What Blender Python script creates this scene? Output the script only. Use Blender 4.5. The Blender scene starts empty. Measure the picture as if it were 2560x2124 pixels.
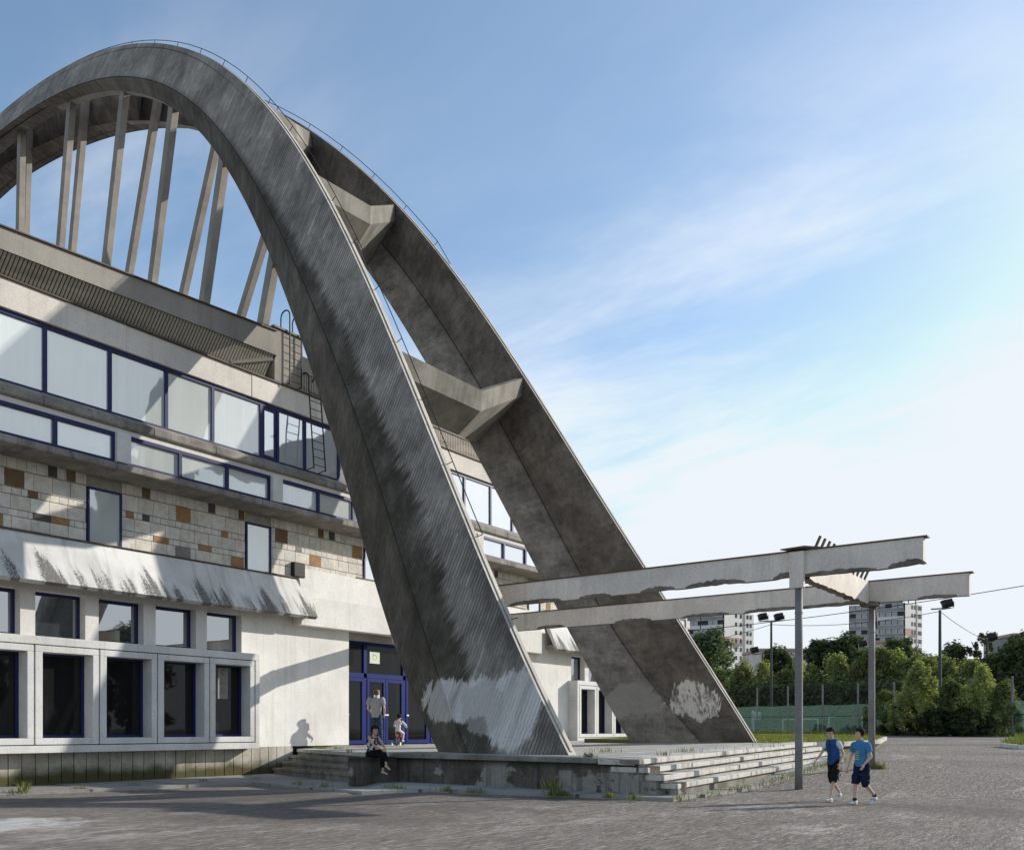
import bpy, bmesh, math, random
from math import sin, cos, pi, radians, sqrt, atan2, exp
from mathutils import Vector, Matrix, noise as mn

# World axes: x = outward normal of the entrance facade (n), y = along the facade (d), z up.
# The camera stands at the origin 1.45 m above the forecourt.
scene = bpy.context.scene
COL = scene.collection
TH = 0.628
CT, ST = cos(TH), sin(TH)
DD = 51.7                       # both wings mirror about y = DD/2
ORIG = {}; LOCAL = set()
# Forecourt model (terrace, arches, pergola): scaled down about the camera, front figures too, so its shadows fit the facade.
FS = .785; FZ = .312; FG = [False]
def fgp(p): return (p[0] * FS, p[1] * FS, p[2] * FS + FZ)

def cam2w(X, Y):
    return (X * CT - Y * ST, X * ST + Y * CT)

# ------------------------------------------------------------------ mesh builder
class M:
    def __init__(s):
        s.v = []; s.f = []; s.mi = []; s.uv = []; s.col = []
    def face(s, pts, mi=0, uv=None, col=None):
        k = len(s.v); s.v.extend([tuple(p) for p in pts])
        s.f.append(list(range(k, k + len(pts)))); s.mi.append(mi); s.uv.append(uv); s.col.append(col)
    def raw(s, verts, faces, mi=0, col=None):
        k = len(s.v); s.v.extend([tuple(p) for p in verts])
        for f in faces:
            s.f.append([i + k for i in f]); s.mi.append(mi); s.uv.append(None); s.col.append(col)
    def box(s, x0, x1, y0, y1, z0, z1, mi=0, col=None):
        x0, x1 = min(x0, x1), max(x0, x1); y0, y1 = min(y0, y1), max(y0, y1); z0, z1 = min(z0, z1), max(z0, z1)
        v = [(x0, y0, z0), (x1, y0, z0), (x1, y1, z0), (x0, y1, z0), (x0, y0, z1), (x1, y0, z1), (x1, y1, z1), (x0, y1, z1)]
        s.raw(v, [(3, 2, 1, 0), (4, 5, 6, 7), (0, 1, 5, 4), (1, 2, 6, 5), (2, 3, 7, 6), (3, 0, 4, 7)], mi, col)
    def prism(s, poly, z0, ztop, mi=0):
        # poly: list of (x, y) counter-clockwise; z0/ztop: number or function of (x, y)
        g0 = z0 if callable(z0) else (lambda x, y: z0)
        g1 = ztop if callable(ztop) else (lambda x, y: ztop)
        a = sum(poly[i][0] * poly[(i + 1) % len(poly)][1] - poly[(i + 1) % len(poly)][0] * poly[i][1] for i in range(len(poly)))
        if a < 0: poly = poly[::-1]
        n = len(poly)
        v = [(x, y, g0(x, y)) for x, y in poly] + [(x, y, g1(x, y)) for x, y in poly]
        fs = [tuple(range(n - 1, -1, -1)), tuple(range(n, 2 * n))] + [(i, (i + 1) % n, n + (i + 1) % n, n + i) for i in range(n)]
        s.raw(v, fs, mi)
    def extrude_y(s, prof, y0, y1, mi=0):
        # prof: list of (x, z) outline, extruded along y
        a = sum(prof[i][0] * prof[(i + 1) % len(prof)][1] - prof[(i + 1) % len(prof)][0] * prof[i][1] for i in range(len(prof)))
        if a < 0: prof = prof[::-1]
        if y0 > y1: y0, y1 = y1, y0
        n = len(prof)
        v = [(x, y0, z) for x, z in prof] + [(x, y1, z) for x, z in prof]
        fs = [tuple(range(n)), tuple(range(2 * n - 1, n - 1, -1))] + [(i, n + i, n + (i + 1) % n, (i + 1) % n) for i in range(n)]
        s.raw(v, fs, mi)
    def tube(s, pts, r, seg=8, mi=0, caps=True, col=None):
        pts = [Vector(p) for p in pts]; n = len(pts)
        rs = r if isinstance(r, (list, tuple)) else [r] * n
        ref = Vector((0, 0, 1)); rings = []; prev = None
        for i, p in enumerate(pts):
            d = (pts[min(i + 1, n - 1)] - pts[max(i - 1, 0)])
            d = d.normalized() if d.length > 1e-9 else Vector((0, 0, 1))
            if prev is None:
                a = ref if abs(d.z) < .9 else Vector((1, 0, 0))
                u = d.cross(a).normalized()
            else:
                u = (prev - d * prev.dot(d)).normalized()
            prev = u; w = d.cross(u)
            rings.append([p + (u * cos(2 * pi * j / seg) + w * sin(2 * pi * j / seg)) * rs[i] for j in range(seg)])
        vs = [q for rg in rings for q in rg]; fs = []
        for i in range(n - 1):
            for j in range(seg):
                fs.append((i * seg + j, i * seg + (j + 1) % seg, (i + 1) * seg + (j + 1) % seg, (i + 1) * seg + j))
        if caps:
            fs.append(tuple(range(seg - 1, -1, -1))); fs.append(tuple((n - 1) * seg + j for j in range(seg)))
        s.raw(vs, fs, mi, col)
    def bar(s, a, b, w, h=None, mi=0, up=(0, 0, 1)):
        # rectangular bar from a to b
        h = h or w; a = Vector(a); b = Vector(b); d = (b - a).normalized(); upv = Vector(up)
        if abs(d.dot(upv)) > .98: upv = Vector((1, 0, 0))
        u = d.cross(upv).normalized() * (w / 2); t = u.cross(d).normalized() * (h / 2)
        v = [a - u - t, a + u - t, a + u + t, a - u + t, b - u - t, b + u - t, b + u + t, b - u + t]
        s.raw(v, [(0, 1, 2, 3), (7, 6, 5, 4), (4, 5, 1, 0), (5, 6, 2, 1), (6, 7, 3, 2), (7, 4, 0, 3)], mi)
    def ellipsoid(s, c, rx, ry, rz, mi=0, seg=12, rings=8, rot=None, col=None):
        vs = []; fs = []
        for i in range(1, rings):
            a = pi * i / rings
            for j in range(seg):
                b = 2 * pi * j / seg
                p = Vector((rx * sin(a) * cos(b), ry * sin(a) * sin(b), rz * cos(a)))
                if rot: p = rot @ p
                vs.append(p + Vector(c))
        t = Vector((0, 0, rz)); bt = Vector((0, 0, -rz))
        if rot: t = rot @ t; bt = rot @ bt
        vs.append(t + Vector(c)); vs.append(bt + Vector(c)); T = len(vs) - 2
        for i in range(rings - 2):
            for j in range(seg):
                fs.append((i * seg + j, (i + 1) * seg + j, (i + 1) * seg + (j + 1) % seg, i * seg + (j + 1) % seg))
        for j in range(seg):
            fs.append((T, j, (j + 1) % seg)); k = (rings - 2) * seg
            fs.append((T + 1, k + (j + 1) % seg, k + j))
        s.raw(vs, fs, mi, col)
    def build(s, name, mats, parent=None, smooth=False, bevel=0.0):
        o0 = ORIG.get(parent.name, (0, 0, 0)) if parent else (0, 0, 0)
        if FG[0] and not (parent and parent.name in LOCAL): s.v = [fgp(p) for p in s.v]
        me = bpy.data.meshes.new(name)
        me.from_pydata([(p[0] - o0[0], p[1] - o0[1], p[2] - o0[2]) for p in s.v], [], s.f)
        if not isinstance(mats, (list, tuple)): mats = [mats]
        for m in mats: me.materials.append(m)
        me.polygons.foreach_set('material_index', s.mi)
        if any(u for u in s.uv):
            l = me.uv_layers.new(name='UVMap'); i = 0
            for f, u in zip(s.f, s.uv):
                for k in range(len(f)):
                    l.data[i].uv = u[k] if u else (0, 50); i += 1
        if any(c is not None for c in s.col):
            a = me.color_attributes.new('Col', 'FLOAT_COLOR', 'CORNER'); i = 0
            for f, c in zip(s.f, s.col):
                for k in range(len(f)):
                    cc = c or (1, 1, 1); a.data[i].color = (cc[0], cc[1], cc[2], 1); i += 1
        if smooth: me.polygons.foreach_set('use_smooth', [True] * len(s.f))
        me.update()
        o = bpy.data.objects.new(name, me); COL.objects.link(o)
        if parent: o.parent = parent
        ORIG[o.name] = o0
        if parent and parent.name in LOCAL: LOCAL.add(o.name)
        if bevel > 0:
            b = o.modifiers.new('b', 'BEVEL'); b.width = bevel; b.segments = 2; b.limit_method = 'ANGLE'; b.angle_limit = radians(40)
        return o

def tag(o, label=None, cat=None, group=None, kind=None):
    if label: o['label'] = label
    if cat: o['category'] = cat
    if group: o['group'] = group
    if kind: o['kind'] = kind
    return o
def thing(name, label, cat, loc=(0, 0, 0), group=None, rz=0.0):
    if FG[0]: loc = fgp(loc)
    o = bpy.data.objects.new(name, None); COL.objects.link(o); o.location = loc; o.rotation_euler = (0, 0, rz)
    if rz:
        LOCAL.add(o.name)
        if FG[0]: o.scale = (FS, FS, FS)
    o.empty_display_size = .3
    ORIG[o.name] = (0, 0, 0) if rz else tuple(loc)
    return tag(o, label, cat, group)
def copy_tree(o, loc=None, rz=None, scale=None, label=None):
    c = o.copy(); COL.objects.link(c)
    if loc is not None: c.location = loc
    if rz is not None: c.rotation_euler = (0, 0, rz)
    if scale is not None: c.scale = scale
    if label: c['label'] = label
    for ch in [x for x in COL.objects if x.parent == o]:
        d = ch.copy(); COL.objects.link(d); d.parent = c
        for g in [x for x in COL.objects if x.parent == ch]:
            e = g.copy(); COL.objects.link(e); e.parent = d
    return c

# ------------------------------------------------------------------ node helpers
class NT:
    def __init__(s, name):
        s.m = bpy.data.materials.new(name); s.m.use_nodes = True; s.t = s.m.node_tree
        s.b = s.t.nodes['Principled BSDF']; s.out = s.t.nodes['Material Output']
    def n(s, typ, **kw):
        nd = s.t.nodes.new(typ)
        for k, v in kw.items():
            if k == 'ins':
                for a, b in v.items(): s.set(nd, a, b)
            else: setattr(nd, k, v)
        return nd
    def set(s, nd, key, val):
        i = nd.inputs[key]
        if hasattr(val, 'is_linked') or isinstance(val, bpy.types.NodeSocket): s.t.links.new(val, i)
        else: i.default_value = val
    def pos(s):
        return s.n('ShaderNodeNewGeometry').outputs['Position']
    def mapv(s, v, scale, rot=(0, 0, 0), loc=(0, 0, 0)):
        return s.n('ShaderNodeMapping', ins={'Vector': v, 'Scale': scale, 'Rotation': rot, 'Location': loc}).outputs[0]
    def noise(s, v, scale, detail=4, rough=.6, dist=0):
        return s.n('ShaderNodeTexNoise', ins={'Vector': v, 'Scale': scale, 'Detail': detail, 'Roughness': rough, 'Distortion': dist}).outputs['Fac']
    def ramp(s, fac, stops):
        r = s.n('ShaderNodeValToRGB', ins={'Fac': fac}); e = r.color_ramp.elements
        while len(e) < len(stops): e.new(.5)
        for i, (p, c) in enumerate(stops):
            e[i].position = p
            c = (c, c, c) if isinstance(c, (int, float)) else c
            e[i].color = (c[0], c[1], c[2], 1)
        return r.outputs[0]
    def math(s, op, a, b=0.0, c=0.0, clamp=False):
        nd = s.n('ShaderNodeMath', operation=op); nd.use_clamp = clamp
        s.set(nd, 0, a); s.set(nd, 1, b)
        if op in ('MULTIPLY_ADD', 'SMOOTH_MIN', 'WRAP', 'COMPARE'): s.set(nd, 2, c)
        return nd.outputs[0]
    def sstep(s, v, a, b):
        nd = s.n('ShaderNodeMapRange', interpolation_type='SMOOTHSTEP')
        s.set(nd, 'Value', v); s.set(nd, 'From Min', a); s.set(nd, 'From Max', b)
        return nd.outputs[0]
    def mix(s, fac, a, b, mode='MIX'):
        nd = s.n('ShaderNodeMix', data_type='RGBA', blend_type=mode)
        s.set(nd, 0, fac)
        for k, v in ((6, a), (7, b)):
            if isinstance(v, (tuple, list)): v = tuple(v) + ((1,) if len(v) == 3 else ())
            s.set(nd, k, v)
        return nd.outputs[2]
    def sep(s, v):
        return s.n('ShaderNodeSeparateXYZ', ins={0: v}).outputs
    def bump(s, h, strength=.3, dist=.02):
        o = s.n('ShaderNodeBump', ins={'Height': h, 'Strength': strength, 'Distance': dist}).outputs[0]
        s.set(s.b, 'Normal', o)
    def base(s, c, rough=.85, spec=.25):
        if isinstance(c, (tuple, list)): c = tuple(c) + ((1,) if len(c) == 3 else ())
        s.set(s.b, 'Base Color', c); s.set(s.b, 'Roughness', rough); s.set(s.b, 'Specular IOR Level', spec)
        return s.m

def plain(name, c, rough=.6, spec=.3, metal=0, var=.15, scale=6):
    t = NT(name); p = t.pos()
    f = t.noise(p, scale, 3)
    k = t.ramp(f, [(.25, 1 - var), (.75, 1 + var)])
    t.base(t.mix(1.0, c, k, 'MULTIPLY'), rough, spec); t.set(t.b, 'Metallic', metal)
    return t.m

def weathered(name, c1, c2, scale=.8, streak=.0, sc=(.05, .045, .04), rough=.9, bump=.25, fine=.18, moss=None, spots=0.0):
    t = NT(name); p = t.pos()
    big = t.noise(p, scale, 6, .62)
    c = t.mix(t.ramp(big, [(.33, 0), (.66, 1)]), c1, c2)
    fn = t.noise(p, 22, 5, .7)
    c = t.mix(1.0, c, t.ramp(fn, [(.2, 1 - fine), (.8, 1 + fine)]), 'MULTIPLY')
    if streak > 0:
        st = t.noise(t.mapv(p, (2.6, 2.6, .16)), 1.6, 5, .65)
        sm = t.ramp(st, [(.5, 0), (.72, streak)])
        bg2 = t.ramp(t.noise(t.mapv(p, (1, 1, 1), loc=(7, 3, 1)), .45, 3), [(.35, .15), (.65, 1)])
        c = t.mix(t.math('MULTIPLY', sm, bg2), c, sc)
    if spots > 0:
        sp = t.ramp(t.noise(t.mapv(p, (1, 1, 1), loc=(3, 9, 4)), 9, 3, .5), [(.64, 0), (.7, spots)])
        c = t.mix(sp, c, sc)
    if moss:
        z0, z1, mc = moss
        zz = t.sep(p)[2]
        e = t.math('ADD', zz, t.math('MULTIPLY', t.math('SUBTRACT', t.noise(p, 1.7, 5, .7), .5), 1.3 * (z1 - z0)))
        c = t.mix(t.math('SUBTRACT', 1.0, t.sstep(e, z0, z1)), c, mc)
    t.base(c, rough, .2)
    if bump: t.bump(fn, bump, .015)
    return t.m

MAT = {}
MAT['plaster'] = weathered('plaster', (.78, .755, .71), (.62, .595, .55), .7, .35, (.27, .24, .2), spots=.15)
MAT['panel'] = weathered('panel_concrete', (.72, .705, .675), (.57, .555, .52), .9, .3, (.25, .23, .2), spots=.25)
MAT['ledge'] = weathered('ledge_concrete', (.34, .31, .27), (.17, .155, .135), 1.4, .7, (.05, .045, .04), bump=.6, spots=.5)
MAT['cornice'] = weathered('cornice_concrete', (.34, .31, .27), (.25, .23, .2), .6, .3, (.1, .09, .08))
MAT['soffit'] = weathered('soffit_concrete', (.40, .36, .31), (.27, .24, .2), .8, .2)
MAT['cream'] = weathered('cream_concrete', (.74, .69, .62), (.58, .535, .48), .5, .3, (.26, .22, .19))
MAT['roof'] = plain('roof_felt', (.12, .115, .11), .9)
MAT['coping'] = plain('metal_coping', (.10, .075, .06), .6, .3, .3)
MAT['blue'] = plain('blue_frame_paint', (.016, .020, .085), .45, .25, 0, .2)
MAT['bluedoor'] = plain('blue_door_paint', (.008, .018, .125), .5, .12, 0, .15)
MAT['dark'] = plain('dark_void', (.012, .012, .012), .9)
MAT['iron'] = plain('dark_iron', (.028, .026, .025), .6, .4, .4)
MAT['grey_metal'] = weathered('galvanised_post', (.25, .25, .25), (.17, .165, .16), 1.5, .3, (.1, .07, .05), .6, .1)
MAT['paper'] = plain('paper', (.62, .68, .6), .8)
MAT['notice_ink'] = plain('notice_ink', (.42, .5, .18), .8)
MAT['poster'] = plain('grey_poster', (.26, .25, .23), .8)
MAT['poster_ink'] = plain('poster_ink', (.10, .1, .1), .8)
MAT['white_paint'] = plain('white_paint', (.75, .75, .73), .6)

def plinth_mat():
    return weathered('plinth_slabs', (.55, .52, .45), (.36, .33, .27), 1.1, .45, (.05, .05, .035), .95, .5, .25, moss=(.28, .62, (.085, .075, .035)), spots=.3)
MAT['plinth'] = plinth_mat()

def skirt_mat():
    t = NT('skirt_concrete'); p = t.pos(); xyz = t.sep(p)
    c = t.mix(t.ramp(t.noise(p, .8, 5), [(.35, 0), (.65, 1)]), (.74, .72, .68), (.56, .545, .51))
    # dark lichen tongues growing up from the lower edge
    yy_ = t.math('ADD', xyz[1], t.math('MULTIPLY', xyz[2], .28))
    bv = t.n('ShaderNodeCombineXYZ', ins={0: 0.0, 1: yy_, 2: t.math('MULTIPLY', xyz[2], .10)}).outputs[0]
    band = t.noise(bv, 1.9, 5, .6)
    h = t.sstep(xyz[2], 6.05, 4.95)
    m1 = t.sstep(t.math('ADD', band, t.math('MULTIPLY', h, .24)), .64, .84)
    sp = t.sstep(t.math('ADD', t.noise(p, 24, 5, .8), t.math('MULTIPLY', m1, .16)), .50, .62)
    c = t.mix(t.math('MULTIPLY', t.math('MULTIPLY', t.sstep(m1, .02, .5), sp), .88), c, (.06, .055, .05))
    c = t.mix(t.math('MULTIPLY', m1, .45), c, (.2, .19, .175))
    st = t.ramp(t.noise(t.mapv(p, (1, 3.2, .2)), 1.3, 4), [(.52, 0), (.75, .4)])
    c = t.mix(st, c, (.2, .19, .18))
    t.base(c, .9, .2); t.bump(t.noise(p, 25, 4), .3, .01)
    return t.m
MAT['skirt'] = skirt_mat()

def ribbed_mat():
    t = NT('ribbed_slabs'); p = t.pos(); xyz = t.sep(p)
    c = t.mix(t.noise(p, 2.2, 5, .7), (.30, .27, .22), (.46, .42, .35))
    c = t.mix(t.ramp(t.noise(t.mapv(p, (1, .15, 1)), 3.0, 4), [(.5, 0), (.7, .6)]), c, (.12, .1, .085))
    t.base(c, .9, .2)
    return t.m
MAT['ribbed'] = ribbed_mat()

MAT['ribgap'] = plain('rib_gap', (.075, .062, .05), .9)
def tile_mat():
    t = NT('stone_tiles'); p = t.pos()
    a = t.n('ShaderNodeVertexColor', layer_name='Col').outputs[0]
    k = t.ramp(t.noise(p, 3.5, 6, .75), [(.3, .68), (.7, 1.12)])
    c = t.mix(1.0, a, k, 'MULTIPLY')
    st = t.ramp(t.noise(t.mapv(p, (1, 2.5, .5)), 2.0, 5), [(.55, 0), (.8, .45)])
    c = t.mix(st, c, (.16, .14, .11))
    t.base(c, .75, .3); t.bump(t.noise(p, 18, 5), .35, .01)
    return t.m
MAT['tile'] = tile_mat()
MAT['grout'] = plain('grout', (.34, .31, .26), .95)

def pane_mat(name, base, gl, rough=.04, wav=.03, fk=.5):
    t = NT(name); p = t.pos()
    f = t.noise(t.mapv(p, (1, 1, .5)), 1.1, 4)
    oi = t.n('ShaderNodeObjectInfo').outputs['Random']
    pc = t.mix(f, tuple(x * .84 for x in base), tuple(x * 1.14 for x in base))
    pc = t.mix(1.0, pc, t.ramp(oi, [(0, .78), (1, 1.18)]), 'MULTIPLY')
    drt = t.ramp(t.noise(t.mapv(p, (2, 3.5, .25)), 1.2, 4, .65), [(.5, 0), (.75, .28)])
    pc = t.mix(drt, pc, tuple(x * 1.25 + .02 for x in base))
    d = t.n('ShaderNodeBsdfDiffuse', ins={'Color': pc}).outputs[0]
    bmp = t.n('ShaderNodeBump', ins={'Height': t.noise(p, .8, 2), 'Strength': wav, 'Distance': .3}).outputs[0]
    g = t.n('ShaderNodeBsdfGlossy', ins={'Color': (.92, .95, .97, 1), 'Roughness': rough, 'Normal': bmp}).outputs[0]
    fr = t.n('ShaderNodeLayerWeight', ins={'Blend': .3}).outputs['Fresnel']
    fac = t.math('MULTIPLY_ADD', fr, fk, gl, clamp=True)
    mx = t.n('ShaderNodeMixShader', ins={0: fac, 1: d, 2: g}).outputs[0]
    t.t.links.new(mx, t.out.inputs[0])
    return t.m
MAT['pale_pane'] = pane_mat('pale_glazing', (.68, .715, .68), .30, .04, .07)
MAT['sky_pane'] = pane_mat('reflecting_glazing', (.82, .85, .85), .62, .04, .06)  # whitened base stands in for the bright sky mirrored in these panes
MAT['dark_pane'] = pane_mat('dark_glazing', (.012, .012, .012), .022, .02, .008, .13)
MAT['mid_pane'] = pane_mat('upper_small_glazing', (.05, .058, .062), .42, .02, .01)

# concrete of the arches; uv: u = metres along the arch from its foot, v = metres across, 0 on the fold
def arch_mat(name, near):
    t = NT(name)
    uv = t.n('ShaderNodeUVMap', uv_map='UVMap').outputs[0]
    s = t.sep(uv); u, v = s[0], s[1]; p = t.pos(); px_, py_, pz = t.sep(p)
    # boards and run-off lines stand nearly upright on the leaning plates
    lean = t.mix(t.sstep(v, -.05, .05), (.85, .85, .85), (.27, .27, .27))
    q = t.math('SUBTRACT', px_, t.math('MULTIPLY', t.sep(lean)[0], pz))
    qv = t.n('ShaderNodeCombineXYZ', ins={0: t.math('MULTIPLY', q, 6.0), 1: t.math('MULTIPLY', pz, .35), 2: 0.0}).outputs[0]
    big = t.math('ADD', t.math('MULTIPLY', t.noise(p, .45, 6, .65), .6), t.math('MULTIPLY', t.noise(t.mapv(p, (1, 1, .55)), 2.4, 6, .7), .4))
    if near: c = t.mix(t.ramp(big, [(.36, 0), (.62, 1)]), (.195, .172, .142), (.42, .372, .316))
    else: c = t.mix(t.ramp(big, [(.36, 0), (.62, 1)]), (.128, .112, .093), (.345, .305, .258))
    if near:
        # board marks: narrow planks, broken into lengths
        row = t.math('FLOOR', t.math('ADD', t.math('MULTIPLY', pz, .7), t.math('MULTIPLY', v, .45)))
        pl = t.math('ADD', t.math('MULTIPLY', q, 12.0), t.math('MULTIPLY', row, 3.37))
        plank = t.n('ShaderNodeTexWhiteNoise', noise_dimensions='2D', ins={'Vector': t.n('ShaderNodeCombineXYZ', ins={0: t.math('FLOOR', pl), 1: row}).outputs[0]}).outputs['Value']
        c = t.mix(1.0, c, t.ramp(plank, [(0, .86), (.9, 1.08), (.96, 1.15), (1, 1.4)]), 'MULTIPLY')
        ln = t.math('ABSOLUTE', t.math('SUBTRACT', t.math('FRACT', pl), .5))
        lm = t.math('MULTIPLY', t.sstep(ln, .30, .47), t.ramp(t.noise(t.mapv(p, (.7, .7, .5)), 1.0, 5, .7), [(.40, .12), (.60, .8)]))
        c = t.mix(lm, c, (.04, .037, .032))
        c = t.mix(1.0, c, t.ramp(t.noise(t.mapv(p, (1, 1, .6), loc=(5, 2, 8)), 1.1, 6, .72), [(.3, .62), (.5, 1.0), (.7, 1.28)]), 'MULTIPLY')
        # pale efflorescence and long wet runs
        c = t.mix(t.ramp(t.noise(qv, .55, 5, .7), [(.58, 0), (.75, .30)]), c, (.36, .335, .30))
    else:
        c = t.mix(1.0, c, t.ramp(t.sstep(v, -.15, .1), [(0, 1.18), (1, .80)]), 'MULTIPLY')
        dg = t.noise(t.mapv(uv, (.9, .9, 1), rot=(0, 0, .7)), 1.0, 6, .75)
        c = t.mix(t.ramp(dg, [(.40, 0), (.66, .65)]), c, (.05, .044, .036))
        dg2 = t.noise(t.mapv(uv, (5.0, .8, 1), rot=(0, 0, .75)), 1.0, 4, .7)
        c = t.mix(1.0, c, t.ramp(dg2, [(.3, .82), (.7, 1.2)]), 'MULTIPLY')
        dr = t.ramp(t.noise(t.mapv(p, (2.6, 2.6, .22)), 1.0, 5, .7), [(.52, 0), (.68, .5)])
        c = t.mix(t.math('MULTIPLY', dr, t.sstep(v, .1, -.5)), c, (.33, .30, .265))
    if near:
        # damp, mossy zone: the whole lower plate and a ragged strip above the fold, frayed along steep run-off lines
        q2 = t.math('SUBTRACT', px_, t.math('MULTIPLY', pz, .80))
        qv2 = t.n('ShaderNodeCombineXYZ', ins={0: t.math('MULTIPLY', q2, 6.5), 1: t.math('MULTIPLY', pz, .45), 2: 0.0}).outputs[0]
        rag = t.noise(qv2, 1.0, 5, .75)
        slow = t.noise(t.mapv(uv, (.16, .1, 1)), 1.0, 3, .6)
        wid = t.math('MULTIPLY_ADD', t.sstep(u, 34, 8), .95, .12)
        wid = t.math('MULTIPLY', wid, t.math('MULTIPLY_ADD', slow, 1.1, .5))
        ev = t.math('SUBTRACT', v, t.math('MULTIPLY_ADD', t.math('SUBTRACT', rag, .5), t.math('MULTIPLY_ADD', wid, 1.5, .1), wid))
        zone = t.math('SUBTRACT', 1.0, t.sstep(ev, -.28, .14))
        dk = t.math('MULTIPLY', zone, t.sstep(u, 50, 36))
        side = t.math('MULTIPLY_ADD', t.sstep(v, -.6, .15), .14, .80)          # less intense out on the lower plate
        bl = t.ramp(t.noise(t.mapv(p, (1, 1, .7)), 1.5, 6, .75), [(.3, .62), (.6, 1)])
        mossc = t.mix(t.noise(p, .9, 4), (.032, .030, .024), (.062, .053, .030))
        c = t.mix(t.math('MULTIPLY', t.math('MULTIPLY', dk, side), bl), c, mossc)
        ln1 = t.math('MULTIPLY', t.math('SUBTRACT', 1.0, t.sstep(t.math('ABSOLUTE', t.math('SUBTRACT', v, 1.6)), .015, .05)), t.sstep(u, 28, 40))
        c = t.mix(t.math('MULTIPLY', ln1, .6), c, (.03, .03, .03))
        # thin dark rust streak along the extrados edge
        c = t.mix(t.math('MULTIPLY', t.sstep(t.math('ADD', v, t.math('MULTIPLY', rag, .9)), 2.4, 3.1), .45), c, (.05, .045, .04))
    fold = t.math('SUBTRACT', 1.0, t.sstep(t.math('ABSOLUTE', v), .012, .045))
    c = t.mix(t.math('MULTIPLY', fold, .75), c, (.02, .02, .018))
    # paint and damp near the foot
    n2 = t.math('SUBTRACT', t.noise(p, 1.5, 5, .7), .5)
    n3 = t.math('SUBTRACT', t.noise(qv, 1.0, 4, .7), .5)
    def blob(cu, cv, ru, rv, soft=.10, k=1.1, k3=1.1):
        a = t.math('DIVIDE', t.math('SUBTRACT', px_, cu), ru); b = t.math('DIVIDE', t.math('SUBTRACT', pz, cv), rv)
        r = t.math('SQRT', t.math('ADD', t.math('MULTIPLY', a, a), t.math('MULTIPLY', b, b)))
        r = t.math('ADD', r, t.math('ADD', t.math('MULTIPLY', n2, k), t.math('MULTIPLY', n3, k3)))
        return t.math('SUBTRACT', 1.0, t.sstep(r, 1 - soft, 1 + soft * .4))
    if near:
        damp = t.math('SUBTRACT', 1.0, t.sstep(t.math('ADD', u, t.math('ADD', t.math('MULTIPLY', n2, 1.2), t.math('MULTIPLY', v, .28))), .75, 1.3))
        c = t.mix(t.math('MULTIPLY', damp, .85), c, (.04, .037, .022))
        pw = blob(-12.55, 2.08, 1.30, .52)
        pw2 = blob(-11.0, 1.89, .68, .85, .12, .8, .8)
        cov = t.ramp(t.noise(qv, .8, 5, .75), [(.32, .45), (.55, 1)])
        c = t.mix(t.math('MULTIPLY', t.math('MULTIPLY', t.math('MAXIMUM', pw, pw2), cov), .94), c, (.68, .645, .60))
        pw3 = blob(-11.76, 1.89, .5, .57)
        c = t.mix(t.math('MULTIPLY', pw3, .6), c, (.42, .39, .36))
        c = t.mix(t.math('MULTIPLY', lm, .45), c, (.06, .06, .055))
    else:
        pa = blob(-13.68, 2.33, 1.0, .58, .25, 1.5, .9)
        c = t.mix(t.math('MULTIPLY', pa, .75), c, (.36, .33, .295))
        pb = blob(-11.64, 2.29, .8, .6, .06, 1.5, 1.3)
        hole = t.ramp(t.noise(t.mapv(p, (3.2, 1, 1.6), rot=(0, .7, 0)), 1.6, 5, .7), [(.50, 1), (.60, .15)])
        c = t.mix(t.math('MULTIPLY', pb, hole), c, (.78, .74, .69))
        lo = t.math('SUBTRACT', 1.0, t.sstep(t.math('ADD', u, t.math('MULTIPLY', n2, 1.5)), .2, 1.2))
        c = t.mix(t.math('MULTIPLY', lo, .6), c, (.04, .037, .032))
    fn = t.noise(p, 16, 5, .7)
    c = t.mix(1.0, c, t.ramp(fn, [(.2, .84), (.8, 1.16)]), 'MULTIPLY')
    t.base(c, .9, .2)
    t.bump(t.noise(qv if near else p, 1.3 if near else 9, 4), .25, .03)
    return t.m
MAT['arch_near'] = arch_mat('board_marked_concrete', True)
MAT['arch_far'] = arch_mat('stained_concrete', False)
MAT['arch_edge'] = weathered('pale_edge_concrete', (.56, .52, .45), (.40, .365, .315), 1.2, .25, (.12, .1, .085), spots=.3)  # paler than the plates: sunlight on the outer edge is put into the colour
MAT['brace'] = weathered('brace_concrete', (.27, .25, .215), (.14, .128, .11), .9, .6, (.06, .08, .07))
MAT['hanger'] = weathered('hanger_concrete', (.36, .325, .285), (.25, .225, .2), 1.0, .2, (.1, .09, .08))
MAT['beam'] = weathered('pergola_concrete', (.82, .74, .65), (.62, .56, .49), .7, .35, (.14, .13, .12), spots=.15)
MAT['spall'] = weathered('spalled_concrete', (.26, .23, .19), (.12, .105, .09), 3, 0, bump=.9)
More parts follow.
